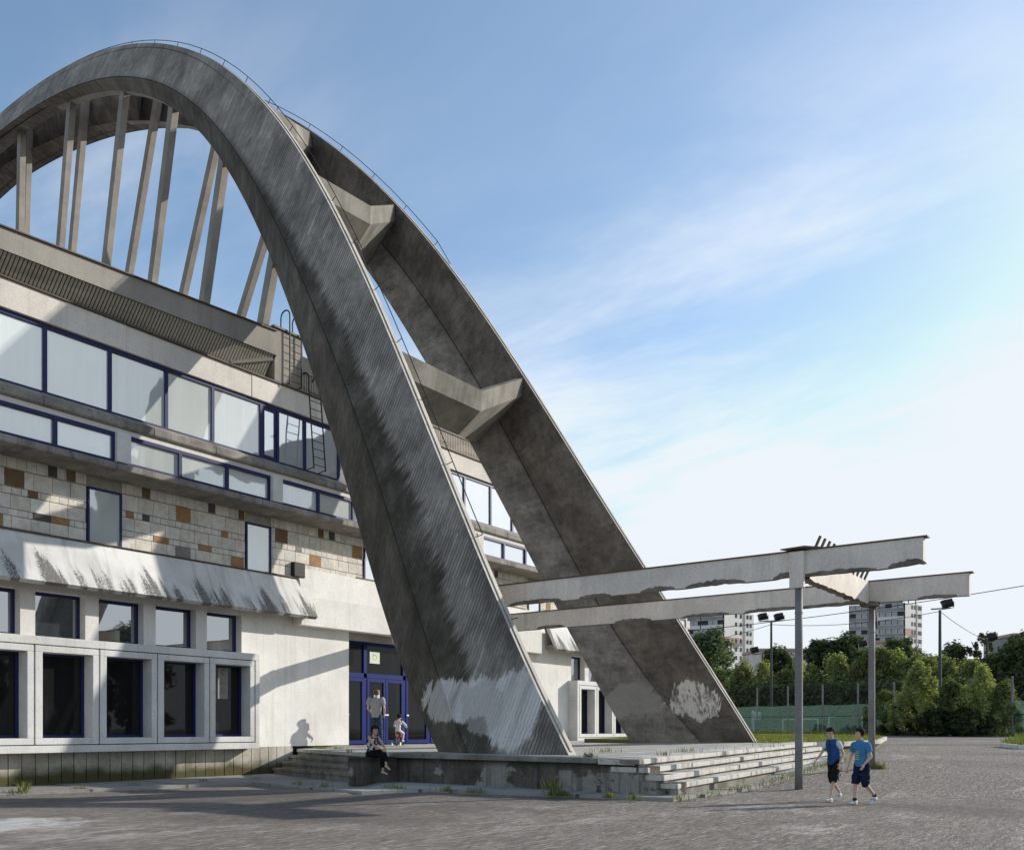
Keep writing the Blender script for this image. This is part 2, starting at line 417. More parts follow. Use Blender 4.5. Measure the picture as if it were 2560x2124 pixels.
def retain_mat():
    t = NT('dark_retaining_wall'); p = t.pos()
    c = t.mix(t.ramp(t.noise(p, 1.7, 6, .7), [(.35, 0), (.65, 1)]), (.055, .048, .036), (.15, .132, .105))
    a = t.noise(t.mapv(p, (.75, .75, 1.1), loc=(2.2, 5, 1.3)), 1.0, 5, .62)
    c = t.mix(t.ramp(a, [(.535, 0), (.56, .85)]), c, t.mix(t.noise(p, 7, 5, .7), (.22, .2, .175), (.40, .37, .33)))
    st = t.ramp(t.noise(t.mapv(p, (4, 4, .25)), 1.3, 5, .7), [(.5, 0), (.68, .8)])
    c = t.mix(st, c, (.022, .02, .015))
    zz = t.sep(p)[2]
    c = t.mix(t.math('MULTIPLY', t.sstep(zz, .72, .86), .8), c, (.02, .018, .014))  # darker towards the top, just below the coping
    c = t.mix(1.0, c, t.ramp(t.noise(p, 20, 5, .7), [(.2, .7), (.8, 1.3)]), 'MULTIPLY')
    t.base(c, .85, .25); t.bump(t.noise(p, 7, 6, .7), .7, .03); return t.m
MAT['retain'] = retain_mat()
MAT['render'] = weathered('patched_render', (.30, .29, .275), (.17, .165, .155), 1.6, .3, (.05, .05, .045), .9, .4)

def step_mat():
    t = NT('step_stone'); p = t.pos()
    c = t.mix(t.noise(p, 1.2, 6, .7), (.66, .63, .575), (.42, .395, .35))
    c = t.mix(t.ramp(t.noise(t.mapv(p, (1, 1, .4)), 5, 5), [(.5, 0), (.72, .75)]), c, (.13, .115, .085))
    t.base(c, .9, .2); t.bump(t.noise(p, 14, 5), .5, .02); return t.m
MAT['step'] = step_mat()
MAT['step_dark'] = weathered('dark_step_stone', (.30, .28, .24), (.13, .12, .09), 2.0, .4, (.025, .027, .018), .9, .5, .3)  # darker tone of the step stone, also gives the risers their shade

def paving_mat(name, c1, c2, size, joint=.03, rot=0):
    t = NT(name); p = t.pos()
    c = t.mix(t.noise(p, .9, 6, .7), c1, c2)
    q = t.mapv(p, (1 / size[0], 1 / size[1], 1), rot=(0, 0, rot)); s = t.sep(q)
    def ln(x, sz): 
        a = t.math('ABSOLUTE', t.math('SUBTRACT', t.math('FRACT', x), .5))
        return t.sstep(a, .5 - joint / sz, .5 - .4 * joint / sz)
    j = t.math('MAXIMUM', ln(s[0], size[0]), ln(s[1], size[1]))
    wn = t.n('ShaderNodeTexWhiteNoise', noise_dimensions='2D', ins={'Vector': t.n('ShaderNodeCombineXYZ', ins={0: t.math('FLOOR', s[0]), 1: t.math('FLOOR', s[1])}).outputs[0]}).outputs['Value']
    c = t.mix(1.0, c, t.ramp(wn, [(0, .82), (1, 1.15)]), 'MULTIPLY')
    c = t.mix(t.ramp(t.noise(p, 2.3, 5, .7), [(.55, 0), (.75, .6)]), c, (.1, .09, .06))
    c = t.mix(t.math('MULTIPLY', j, .8), c, (.06, .06, .04))
    t.base(c, .9, .2); t.bump(t.noise(p, 12, 5), .35, .02); return t.m
MAT['paving'] = paving_mat('terrace_paving', (.58, .55, .5), (.38, .36, .32), (.5, .5))
MAT['pavement'] = paving_mat('pavement_slabs', (.40, .385, .35), (.25, .24, .215), (2.4, 2.2), .05, .12)

def asphalt():
    t = NT('asphalt'); p = t.pos()
    c = t.mix(t.noise(p, .35, 5, .6), (.225, .192, .162), (.150, .128, .108))
    pv_ = t.mapv(p, (1, .15, 1), rot=(0, 0, -.628))
    g = t.noise(pv_, 24, 5, .85)
    c = t.mix(1.0, c, t.ramp(g, [(.33, .45), (.5, 1.0), (.66, 2.0)]), 'MULTIPLY')
    g2 = t.noise(pv_, 48, 3, .8)
    vo = t.n('ShaderNodeTexVoronoi', ins={'Vector': t.mapv(p, (14, 3.2, 9), rot=(0, 0, -.628)), 'Scale': 1.0}); vd = vo.outputs['Distance']; vc = t.sep(vo.outputs['Color'])[0]
    c = t.mix(1.0, c, t.ramp(g2, [(.3, .7), (.7, 1.35)]), 'MULTIPLY')
    # worn pale scrapes, drawn out along the forecourt
    w = t.noise(t.mapv(p, (.9, .38, 1), rot=(0, 0, -.628)), 1.0, 5, .7)
    c = t.mix(t.math('MULTIPLY', t.ramp(w, [(.55, 0), (.66, .75)]), t.ramp(g, [(.42, .1), (.58, 1)])), c, (.52, .47, .41))
    c = t.mix(t.math('MULTIPLY', t.math('MULTIPLY', t.sstep(vd, .24, .12), t.sstep(vc, .80, .86)), .8), c, (.52, .47, .42))
    # older, darker tarmac patches
    o = t.noise(t.mapv(p, (.12, .3, 1), rot=(0, 0, .4), loc=(4, 1, 0)), 1.0, 4, .6)
    c = t.mix(t.ramp(o, [(.48, 0), (.64, .6)]), c, (.085, .075, .066))
    # pale dried puddle near the left edge
    s = t.sep(p)
    def d2(cx, cy, rx, ry):
        a = t.math('DIVIDE', t.math('SUBTRACT', s[0], cx), rx); b = t.math('DIVIDE', t.math('SUBTRACT', s[1], cy), ry)
        return t.math('ADD', t.math('MULTIPLY', a, a), t.math('MULTIPLY', b, b))
    e = t.math('ADD', d2(-11.4, 5.0, 1.0, 1.15), t.math('MULTIPLY', t.math('SUBTRACT', t.noise(p, 2.2, 7, .8), .5), 4.5))
    c = t.mix(t.math('MULTIPLY', t.math('SUBTRACT', 1.0, t.sstep(e, .3, 1.1)), t.ramp(g, [(.36, .25), (.55, .95)])), c, (.60, .575, .53))
    t.base(c, .92, .2)
    t.bump(t.math('ADD', g, t.math('MULTIPLY', g2, .5)), .55, .02)
    return t.m
MAT['asphalt'] = asphalt()
MAT['soil'] = weathered('grass_soil', (.12, .135, .05), (.18, .175, .075), 1.5)

def leaf_mat(name, c1, c2, tr=.35):
    t = NT(name); t.m.use_nodes = True
    rnd = t.n('ShaderNodeNewGeometry').outputs['Random Per Island']
    oi = t.n('ShaderNodeObjectInfo').outputs['Random']
    c = t.mix(rnd, c1, c2)
    c = t.mix(1.0, c, t.ramp(oi, [(0, .8), (1, 1.2)]), 'MULTIPLY')
    d = t.n('ShaderNodeBsdfDiffuse', ins={'Color': c}).outputs[0]
    tl = t.n('ShaderNodeBsdfTranslucent', ins={'Color': t.mix(1.0, c, (1.25, 1.3, .6), 'MULTIPLY')}).outputs[0]
    mx = t.n('ShaderNodeMixShader', ins={0: tr, 1: d, 2: tl}).outputs[0]
    t.t.links.new(mx, t.out.inputs[0]); return t.m
MAT['leaf_light'] = leaf_mat('leaves_light', (.23, .27, .11), (.42, .445, .22), .48)
MAT['leaf_mid'] = leaf_mat('leaves_mid', (.14, .175, .078), (.27, .305, .145), .46)
MAT['leaf_dark'] = leaf_mat('leaves_dark', (.06, .085, .042), (.13, .155, .085), .35)
MAT['leaf_grey'] = leaf_mat('leaves_grey', (.085, .12, .065), (.175, .21, .13))
MAT['grass'] = leaf_mat('grass_blades', (.12, .14, .05), (.235, .25, .10))
MAT['bark'] = plain('bark', (.09, .07, .05), .95, .1, 0, .3, 9)

# ------------------------------------------------------------------ ground
ZK0 = [(-2000, 0), (18, 0), (21, .0), (24, .14), (27, .33), (29.5, .44), (32, .52), (36, .63), (40, .75), (46, .93), (52, 1.09), (60, 1.16), (80, 1.2), (140, 1.3), (2500, 1.4)]
ZK = [(-2000, FZ)] + [(a * FS, z * FS + FZ) for a, z in ZK0 if 18 <= a <= 40] + [(40, .99), (52, 1.09), (60, 1.16), (80, 1.2), (140, 1.3), (2500, 1.4)]
def interp(T, y):
    for (a, za), (b, zb) in zip(T, T[1:]):
        if a <= y <= b: return za + (zb - za) * (y - a) / (b - a)
    return T[-1][1]
def zg0(y): return interp(ZK0, y)                 # forecourt heights before scaling about the camera
def zg(y, x=0):                                    # metres; ground dips to join the scaled forecourt to the unscaled left wing
    z = interp(ZK, y)
    if x < -12 and y < 30:
        t = min(1, (-x - 12) / 6.5) * min(1, (30 - y) / 8); z = z * (1 - t) + .03 * t
    return z
g = M()
xs = [-2000, -400, -150, -60, -30, -22, -18.5, -17, -15, -13.5, -12, -8, -4, 0, 15, 40, 120, 400, 2000]
ys = sorted(set([k[0] for k in ZK] + [-400, -100, -30, -10, 0, 5, 8, 10, 12, 14, 18, 20, 22, 24, 26, 30, 36, 45, 48]))
for i in range(len(xs) - 1):
    for j in range(len(ys) - 1):
        g.face([(x, y, zg(y, x)) for x, y in ((xs[i], ys[j]), (xs[i + 1], ys[j]), (xs[i + 1], ys[j + 1]), (xs[i], ys[j + 1]))])
tag(g.build('ground', MAT['asphalt']), kind='structure')

pv = M()
def pslab(pts3):
    n = len(pts3); lo = [(x, y, z - .35) for x, y, z in pts3]
    pv.raw(list(pts3) + lo, [tuple(range(n))] + [(i, n + i, n + (i + 1) % n, (i + 1) % n) for i in range(n)])
pslab([(-22, 3, .11), (-20.15, 3, .085), (-20.2, 9.2, .085), (-19.0, 14.9, .11), (-22, 17.75, .12)])
pslab([(-22, 17.75, .12), (-19.0, 14.9, .11), (-15.2, 13.1, .22), (-11.45, 11.3, .372), (-10.9, 12.45, .372), (-12.9, 13.3, .372), (-15.5, 15.2, .24), (-22, 18.3, .12)])
pslab([(-12.9, 13.3, .372), (-10.9, 12.45, .372), (-6.9, 12.98, .372), (-6.36, 13.1, .372), (-6.36, 14.4, .372), (-12.9, 14.6, .372)])
for k in range(12):
    y0 = 18.0 + k * 1.0; y1 = y0 + 1.0
    x0 = -8.0 - .035 * (k); x1 = x0 - .035
    pslab([fgp((x0 - 2, y0, zg0(y0) + .075)), fgp((x0, y0, zg0(y0) + .075)), fgp((x1, y1, zg0(y1) + .075)), fgp((x1 - 2, y1, zg0(y1) + .075))])
tag(pv.build('pavement', MAT['pavement']), kind='structure')

# ------------------------------------------------------------------ terrace with steps
zp = lambda x, y: .80 + .0128 * (y - 17) + .012 * max(0, -x - 12) * max(0, 1 - abs(y - 20) / 14)
zpl = lambda x, y: .80 + .0128 * (y - 17)
FG[0] = True
terr = thing('entrance_terrace', 'long raised concrete entrance terrace with wide stone steps under the arches', 'terrace', (-15, 25, 0))
FG[0] = False
fl3 = [(-22.0, 18.95, .835), (-14.35, 14.2, .944), (-13.1, 14.14, .944), (-7.44, 13.70, .931), (-8.16, 25.76, 1.086), (-11.6, 27.0, 1.075), (-13.5, 38.0, 1.0), (-22.0, 46.0, .98), (-22.4, 31.0, .92), (-22.4, 20.6, .905)]
m = M(); n_ = len(fl3); ctr = (-15.0, 22.5, .965)
for i in range(n_):
    m.face([fl3[i], fl3[(i + 1) % n_], ctr]); a_, b_ = fl3[i], fl3[(i + 1) % n_]; m.face([(a_[0], a_[1], -.3), (b_[0], b_[1], -.3), b_, a_])
m.build('paved_floor', MAT['paving'], terr)
FG[0] = True
# main flight facing the forecourt: lines from near (y~17) to far (y~32)
def flight_step(k):
    xn, xf = -9.2 + .31 * k, -10.15 + .36 * k
    zt = lambda x, y: (.80 - .16 * k) + (.0128 - .0 * k) * (y - 17) * (1 + .06 * k)
    yn = 17.06 + .06 * k; yf = 32.3 - .25 * k
    mm = M(); random.seed(k)
    # slabs of about 2.4 m with slightly uneven fronts
    nseg = 6; prev = 0
    for i in range(nseg):
        a0 = i / nseg; a1 = (i + 1) / nseg
        ja = random.uniform(-.018, .018); jz = random.uniform(-.012, .006)
        p0 = (xn + (xf - xn) * a0 + ja, yn + (yf - yn) * a0 + .004); p1 = (xn + (xf - xn) * a1 + ja, yn + (yf - yn) * a1 - .004)
        mm.prism([(p0[0] - .9, p0[1]), p0, p1, (p1[0] - .9, p1[1])], lambda x, y: zt(x, y) - .115, lambda x, y: zt(x, y) + jz)
    mm.build('step', MAT['step'], terr, bevel=.012)
    return xn, xf, zt, yn, yf
for k in range(4): flight_step(k)
m = M()   # risers under the treads, their shade put into a darker colour
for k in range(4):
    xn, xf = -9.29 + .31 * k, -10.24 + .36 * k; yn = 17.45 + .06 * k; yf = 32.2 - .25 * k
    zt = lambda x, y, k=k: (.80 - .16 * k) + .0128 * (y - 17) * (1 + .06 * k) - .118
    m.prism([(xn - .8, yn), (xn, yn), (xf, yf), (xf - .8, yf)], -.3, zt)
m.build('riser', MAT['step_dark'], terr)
# side flight between the left wing and the seat block
FG[0] = False
def flight(a, b, dpt, lo, hi, mat, nm, bev):
    mm = M(); A2 = (a[0], a[1] + dpt, a[2]); B2 = (b[0], b[1] + dpt, b[2]); q = [a, b, B2, A2]
    mm.raw([(x, y, z + lo) for x, y, z in q] + [(x, y, z + hi) for x, y, z in q], [(3, 2, 1, 0), (4, 5, 6, 7), (0, 1, 5, 4), (1, 2, 6, 5), (2, 3, 7, 6), (3, 0, 4, 7)])
    mm.build(nm, MAT[mat], terr, bevel=bev)
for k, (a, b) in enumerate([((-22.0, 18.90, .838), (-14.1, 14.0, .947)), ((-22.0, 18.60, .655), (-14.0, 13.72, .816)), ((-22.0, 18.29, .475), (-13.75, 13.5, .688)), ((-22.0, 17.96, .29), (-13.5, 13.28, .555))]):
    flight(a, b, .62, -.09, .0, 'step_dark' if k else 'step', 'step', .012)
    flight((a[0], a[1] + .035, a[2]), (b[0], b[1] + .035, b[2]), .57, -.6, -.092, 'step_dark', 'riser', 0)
FG[0] = True
# retaining wall, its patches of pale render, and coping
wl = [(-16.6, 17.62), (-15.2, 17.52), (-12.5, 17.33), (-9.15, 17.12)]
m = M(); m.prism([(-16.6, 17.62), (-9.12, 17.12), (-9.12, 17.6), (-16.6, 17.95)], -.2, .70)
[m.prism([(-9.13, 17.13 + .015 * k), (-9.22 + .31 * k, 17.15 + .05 * k), (-9.22 + .31 * k, 17.7), (-9.13, 17.7)], -.2 if k == 3 else .66 - .16 * k, .665 - .16 * (k - 1) - .005) for k in (1, 2, 3)]
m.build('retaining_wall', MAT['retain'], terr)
def wall_y(x): return 17.62 + (17.12 - 17.62) * (x + 16.6) / 7.48
m = M(); random.seed(5)
m = M(); m.prism([(-16.7, 17.55), (-9.05, 17.03), (-9.15, 17.42), (-16.6, 17.92)], .702, lambda x, y: zpl(x, y) + .006 + (.012 if x < -12 else 0)); m.build('coping', MAT['step_dark'], terr, bevel=.015)

blk = M(); blk.prism([(-17.15, 16.42), (-16.6, 16.38), (-16.52, 17.62), (-17.1, 17.66)], .0, .735)
tag(blk.build('concrete_block', MAT['retain'], bevel=.03), 'squat dark concrete block at the end of the side steps, a woman sits on it', 'block')

FG[0] = False
# ------------------------------------------------------------------ sports hall
hall = thing('sports_hall', 'large concrete sports hall with blue framed window bands and tiled upper wall', 'building', (-22, 25.85, 0))
NW = -22.0
def rng(a, b, mir):
    return (DD - b, DD - a) if mir else (a, b)
JOINTS = [5.85, 7.44, 9.03, 10.62, 12.21, 13.805, 15.4, 16.93]
def wing(mir):
    R = lambda a, b: rng(a, b, mir)
    # plain wall with real openings for the small upper windows
    m = M()
    def W(a, b, z0, z1, x0=-22.4, x1=NW): y = R(a, b); m.box(x0, x1, y[0], y[1], z0, z1)
    W(4.9, 21.12, .93, 3.62)
    ops = [(JOINTS[i] + .26, JOINTS[i + 1] - .09) for i in range(7)]
    e = 4.9
    for a, b in ops: W(e, a, 3.62, 4.78); e = b
    W(e, 21.12, 3.62, 4.78); W(4.9, 21.12, 4.78, 6.0)
    # end wall of the wing
    W(4.9, 5.3, .0, 6.0, -95, -22.4)
    m.build('wall', MAT['plaster'], hall)
    for a, b in ops:
        y = R(a, b); fr = M(); t = .075; x0, x1 = -22.36, -22.26
        fr.box(x0, x1, y[0], y[1], 3.55, 3.74); fr.box(x0, x1, y[0], y[1], 4.78 - t, 4.78)
        fr.box(x0, x1, y[0], y[0] + t, 3.74, 4.78 - t); fr.box(x0, x1, y[1] - t, y[1], 3.74, 4.78 - t)
        f = fr.build('window', MAT['blue'], hall)
        p = M(); p.box(-22.34, -22.30, y[0] + t, y[1] - t, 3.74, 4.78 - t); p.build('pane', MAT['mid_pane'], f)
    # plinth of upright slabs
    m = M(); k = 0; a = 4.9
    random.seed(11 + mir)
    while a < 17.62 + 1.0:
        b = a + .315; y = R(a, b - .022)
        m.box(-22.3, -21.985 + random.uniform(0, .008), y[0], y[1], -.1, .93); a = b
    y = R(4.9, 19.0); m.box(-22.35, -22.02, y[0], y[1], -.1, .93, 1)
    m.build('plinth', [MAT['plinth'], MAT['dark']], hall)
    # protruding window box: frame of panels around deep openings
    m = M(); xb = -21.5
    def Bx(a, b, z0, z1, x0=NW, x1=xb): y = R(a, b); m.box(x0, x1, y[0], y[1], z0, z1)
    Bx(5.65, 17.1, .89, 1.065); Bx(5.65, 17.1, 3.445, 3.64)
    Bx(5.65, JOINTS[0], 1.065, 3.445); Bx(16.95, 17.1, 1.065, 3.445)
    m.build('window_box', MAT['panel'], hall, bevel=.012)
    m = M(); y = R(5.85, 16.95); m.box(-21.95, -21.56, y[0], y[1], 1.067, 1.085); m.box(-21.95, -21.56, y[0], y[1], 3.425, 3.443)
    for j in JOINTS[1:-1]:
        y = R(j - .016, j + .016); m.box(-21.95, -21.56, y[0], y[1], 1.085, 3.425)
    m.build('joint', MAT['dark'], hall)
    for i in range(7):
        a, b = JOINTS[i] + .016, JOINTS[i + 1] - .016; oa, ob = JOINTS[i] + .19, JOINTS[i + 1] - .17
        m = M()
        Bx2 = lambda a, b, z0, z1, x0=NW, x1=xb: m.box(x0, x1, *R(a, b), z0, z1)
        Bx2(a, b, 1.085, 1.24); Bx2(a, b, 3.27, 3.425); Bx2(a, oa, 1.24, 3.27); Bx2(ob, b, 1.24, 3.27)
        pan = m.build('window_panel', MAT['panel'], hall, bevel=.012)
        y = R(oa, ob); fr = M(); t = .055; x0, x1 = -21.99, -21.90
        fr.box(x0, x1, y[0], y[1], 1.242, 1.242 + .07); fr.box(x0, x1, y[0], y[1], 3.27 - t, 3.268)
        fr.box(x0, x1, y[0] + .002, y[0] + t, 1.312, 3.27 - t); fr.box(x0, x1, y[1] - t * 1.3, y[1] - .002, 1.312, 3.27 - t)
        f = fr.build('window', MAT['blue'], pan)
        p = M(); p.box(-21.985, -21.95, y[0] + t, y[1] - t * 1.3, 1.312, 3.27 - t); p.build('pane', MAT['dark_pane'], f) if False else None
        p.build('pane', MAT['dark_pane'], pan)
    # sloped skirt roof
    m = M(); y = R(4.7, 19.1)
    m.extrude_y([(-21.8, 6.08), (-21.25, 4.90), (-21.36, 4.83), (-21.95, 6.0)], *y); m.build('skirt_slab', MAT['skirt'], hall)
    m = M(); m.extrude_y([(-21.35, 4.86), (-22.0, 4.95), (-22.0, 5.1), (-21.5, 5.1)], *R(4.75, 18.95)); m.build('skirt_soffit', MAT['soffit'], hall)
    m = M(); random.seed(3)
    for q in range(9):
        a = 4.7 + 14.4 * q / 9; yy = R(a, a + 14.4 / 9 - .01); m.box(-22.1, -21.74, yy[0], yy[1], 6.085 + random.uniform(-.006, .012), 6.11 + random.uniform(0, .012))
    m.build('skirt_coping', MAT['coping'], hall)
    # little gutter hopper at the inner end
    m = M(); yy = R(18.55, 19.0); m.box(-21.98, -21.7, yy[0], yy[1], 6.12, 6.58); m.build('gutter_hopper', MAT['iron'], hall, bevel=.03)
    if mir: return
    # roof cornice, ribbed sloping soffit
    R2 = R(4.6, 17.15)
    zf = lambda d: 12.34 + .055 * (d - 9.4)
    m = M(); seg = 12; a0, a1 = 4.6, 17.15
    def cz(d): return 12.0 + .025 * (d - 9.4), 12.49 + .05 * (d - 9.4)
    for q in range(seg):
        da, db = a0 + (a1 - a0) * q / seg, a0 + (a1 - a0) * (q + 1) / seg
        (l0, h0), (l1, h1) = cz(da), cz(db)
        ya, yb = (DD - da, DD - db) if mir else (da, db)
        P = lambda x, yv, z: (x, yv, z)
        f = [P(-20.82, ya, l0), P(-20.82, yb, l1), P(-20.82, yb, h1), P(-20.82, ya, h0)]
        m.face(f if not mir else f[::-1])
        f = [P(-20.82, ya, h0), P(-20.82, yb, h1), P(-24.0, yb, h1 + .1), P(-24.0, ya, h0 + .1)]; m.face(f if not mir else f[::-1])
    ya = DD - a1 if mir else a1
    m.face([(-20.82, ya, cz(a1)[0]), (-20.82, ya, cz(a1)[1]), (-24, ya, cz(a1)[1] + .1), (-24, ya, 11.6), (-21.3, ya, 11.62)])
    ya = DD - a0 if mir else a0
    m.face([(-20.82, ya, cz(a0)[0]), (-20.82, ya, cz(a0)[1]), (-24, ya, cz(a0)[1] + .1), (-24, ya, 11.6), (-21.3, ya, 11.62)])
    m.build('cornice', MAT['cornice'], hall)
    m = M(); q = a0
    while q < a1 - .05:
        b = min(q + .09, a1)
        for (u0, u1, off, mi) in ((q, b - .022, 0, 0), (b - .022, b, .03, 1)):
            ya, yb = (DD - u0, DD - u1) if mir else (u0, u1)
            la, lb = cz(u0)[0], cz(u1)[0]
            f = [(-21.3 - off * .3, ya, 11.63 + off), (-21.3 - off * .3, yb, 11.63 + off), (-20.86, yb, lb + off + .003), (-20.86, ya, la + off + .003)]
            m.face(f if mir else f[::-1], mi)
        q = b
    m.build('ribbed_soffit', [MAT['ribbed'], MAT['ribgap']], hall)
    m = M()
    for q in range(9):
        u0 = a0 + (a1 - a0) * q / 9; u1 = a0 + (a1 - a0) * (q + 1) / 9
        ya, yb = (DD - u0, DD - u1) if mir else (u0, u1)
        m.bar((-20.84, ya, cz(u0)[1] + .012), (-20.84, yb, cz(u1)[1] + .012), .16, .03)
    m.build('cornice_coping', MAT['coping'], hall)
    # pylon beside the cornice with its ladder
    m = M(); y = R(17.42, 18.5); m.box(-22.5, -21.24, y[0], y[1], 11.66, 13.2); m.build('roof_pylon', MAT['cornice'], hall, bevel=.015)
    m = M(); m.box(-22.55, -21.18, y[0] - .06, y[1] + .06, 13.203, 13.26); m.build('pylon_cap', MAT['coping'], hall)
    st = M(); yy = 17.15 if not mir else DD - 17.15
    st.bar((-20.95, yy - .05, 12.1), (-21.28, yy - 1.25, 11.70), .11, .11); st.build('cornice_strut', MAT['cornice'], hall)
    def ladder(ya, yb, xt, xb_, ztop, zbot, zhoop, nr):
        l = M()
        for yv in (ya, yb):
            pass
        # each stile ends in its own hoop bent back over the roof edge
        for yv in (ya, yb):
            pts = [(xb_, yv, zbot), (xt, yv, ztop)]
            for q in range(0, 9):
                an = pi * q / 8; pts.append((xt - .2 + .2 * cos(an), yv, zhoop - .2 + .2 * sin(an)))
            pts.append((xt - .4, yv, ztop + .05))
            l.tube(pts, .022, 6)
        lad = l.build('ladder', MAT['iron'], hall)
        r_ = M()
        for q in range(nr):
            f = (q + .5) / nr; z = zbot + (ztop - zbot) * f; x = xb_ + (xt - xb_) * f
            r_.tube([(x, ya, z), (x, yb, z)], .012, 5)
        r_.tube([(xb_, ya, zbot + .04), (xb_ - .35, ya, zbot + .0)], .015, 5); r_.tube([(xb_, yb, zbot + .04), (xb_ - .35, yb, zbot)], .015, 5)
        r_.build('rung', MAT['iron'], lad)
    y = R(17.9, 18.34); ladder(y[0], y[1], -21.13, -21.13, 13.25, 11.66, 13.9, 7)
    y = R(18.5, 18.96); ladder(y[0], y[1], -20.98, -20.75, 11.7, 9.25, 12.2, 10)
for mir in (0, 1): wing(mir)

# tiled upper wall
COURSES = [(5.86, 6.42, .45), (6.43, 6.58, .228), (6.59, 6.92, .45), (6.93, 7.09, .228), (7.10, 7.50, .45), (7.52, 7.80, .228)]
TALL = [7.75 + 4.785 * k for k in range(9)]
ft = M(); ft.box(-22.3, -21.89, 4.9, 46.8, 5.8, 7.85, 1, (.2, .175, .14))
CC = {'b': (.17, .10, .05), 'k': (.085, .075, .068), 'o': (.34, .19, .08), 'g': (.24, .22, .20)}
SPEC = [(10.1, 10.55, 7.11, 7.5, 'b'), (11.11, 11.33, 7.53, 7.8, 'k'), (11.56, 11.79, 7.53, 7.8, 'b'), (10.63, 10.87, 6.93, 7.09, 'b'), (10.75, 11.19, 6.43, 6.58, 'k'), (11.2, 11.64, 6.43, 6.58, 'o'), (9.83, 10.07, 6.1, 6.42, 'o'), (13.58, 13.81, 7.53, 7.8, 'b'), (13.12, 13.34, 6.93, 7.09, 'o'), (13.58, 13.79, 6.93, 7.09, 'k'), (14.58, 15.03, 7.11, 7.5, 'o'), (13.91, 14.36, 6.43, 6.58, 'o'), (14.56, 15.02, 6.0, 6.42, 'g'), (15.6, 15.82, 7.53, 7.8, 'k'), (16.62, 16.82, 7.53, 7.8, 'b'), (16.03, 16.26, 6.93, 7.09, 'o'), (15.27, 15.71, 6.43, 6.58, 'o'), (16.37, 16.8, 6.0, 6.42, 'o'), (17.96, 18.42, 7.11, 7.5, 'b'), (18.75, 18.98, 6.93, 7.09, 'g'), (19.65, 19.88, 7.53, 7.8, 'b'), (20.11, 20.35, 7.53, 7.8, 'k'), (19.31, 19.77, 6.59, 6.92, 'o'), (21.14, 21.58, 7.11, 7.5, 'o'), (32.62, 32.95, 6.59, 6.92, 'o'), (27.6, 27.85, 7.53, 7.8, 'b'), (28.9, 29.13, 7.53, 7.8, 'k')]
random.seed(21)
for q in range(14):
    y0 = random.choice([random.uniform(5, 9.4), random.uniform(33.5, 46)]); cz_ = random.choice(COURSES); SPEC.append((y0, y0 + cz_[2], cz_[0], cz_[1], random.choice('bkoog')))
def covered(a, b, z0, z1):
    c = (a + b) / 2; z = (z0 + z1) / 2
    for t_ in TALL:
        if abs(c - t_) < .45 + (b - a) / 2: return True
    for s_ in SPEC:
        if s_[0] - .05 < c < s_[1] + .05 and z0 < (s_[2] + s_[3]) / 2 < z1: return True
    return False
for z0, z1, w in COURSES:
    a = 4.95 + random.uniform(0, w)
    while a < 46.7:
        b = a + w * random.choice([1, 1, 1, 1, .98])
        segs = [(a, b)]
        for t_ in TALL:      # cut the tile by window openings
            ns = []
            for p_, q_ in segs:
                lo, hi = t_ - .47, t_ + .47
                if q_ <= lo or p_ >= hi: ns.append((p_, q_))
                else:
                    if p_ < lo - .03: ns.append((p_, lo))
                    if q_ > hi + .03: ns.append((hi, q_))
            segs = ns
        for p_, q_ in segs:
            k = random.uniform(.88, 1.06); wv = random.uniform(-.02, .02)
            ft.box(-21.9, -21.853 + random.uniform(-.003, .003), p_ + .005, q_ - .005, z0 + .004, z1 - .004, 0, (.68 * k + wv, .635 * k, .555 * k - wv))
        a = b
for a, b, z0, z1, c_ in SPEC:
    if any(abs((a + b) / 2 - t_) < .6 for t_ in TALL) and (b - a) > .3 and a > 24: continue
    ft.box(-21.88, -21.843, a, b, z0, z1, 0, CC[c_])
ft.build('tiled_wall', [MAT['tile'], MAT['grout']], hall)
for t_ in TALL:
    a, b = t_ - .455, t_ + .455; fr = M()
    fr.box(-21.9, -21.81, a, a + .05, 5.85, 7.5); fr.box(-21.9, -21.81, b - .05, b, 5.85, 7.5); fr.box(-21.9, -21.81, a + .05, b - .05, 7.45, 7.5)
    f = fr.build('window', MAT['blue'], hall)
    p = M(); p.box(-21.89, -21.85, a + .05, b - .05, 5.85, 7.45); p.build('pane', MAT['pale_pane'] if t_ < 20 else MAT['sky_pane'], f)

# projecting ledge slab, lower window band, sill band, upper window band, cream fascia
m = M(); random.seed(8)
a = 4.8
while a < 33.6:
    b = min(a + random.uniform(2.2, 4.4), 33.6); o = random.uniform(-.02, .02)
    m.extrude_y([(-21.83, 7.78), (-20.95 + o, 7.83), (-20.93 + o, 7.86), (-20.95 + o, 8.0), (-21.3, 8.04), (-21.83, 8.04)], a, b - .012); a = b
m.build('ledge_slab', MAT['ledge'], hall, bevel=.012)
m = M(); m.box(-22.3, -21.6, 4.9, 33.5, 7.9, 11.55); m.build('core_wall', MAT['dark'], hall)
PIL = [12.575 + 4.785 * k for k in range(-2, 8)]
PIL = [p for p in PIL if 4.9 < p < 33.4]
m = M()
for p_ in PIL:
    m = M(); m.box(-21.6, -21.0, p_ - .185, p_ + .185, 8.045, 8.793); m.build('pillar', MAT['panel'], hall, bevel=.02)
edges = [4.9 + .0] + sum([[p - .185, p + .185] for p in PIL], []) + [33.5]
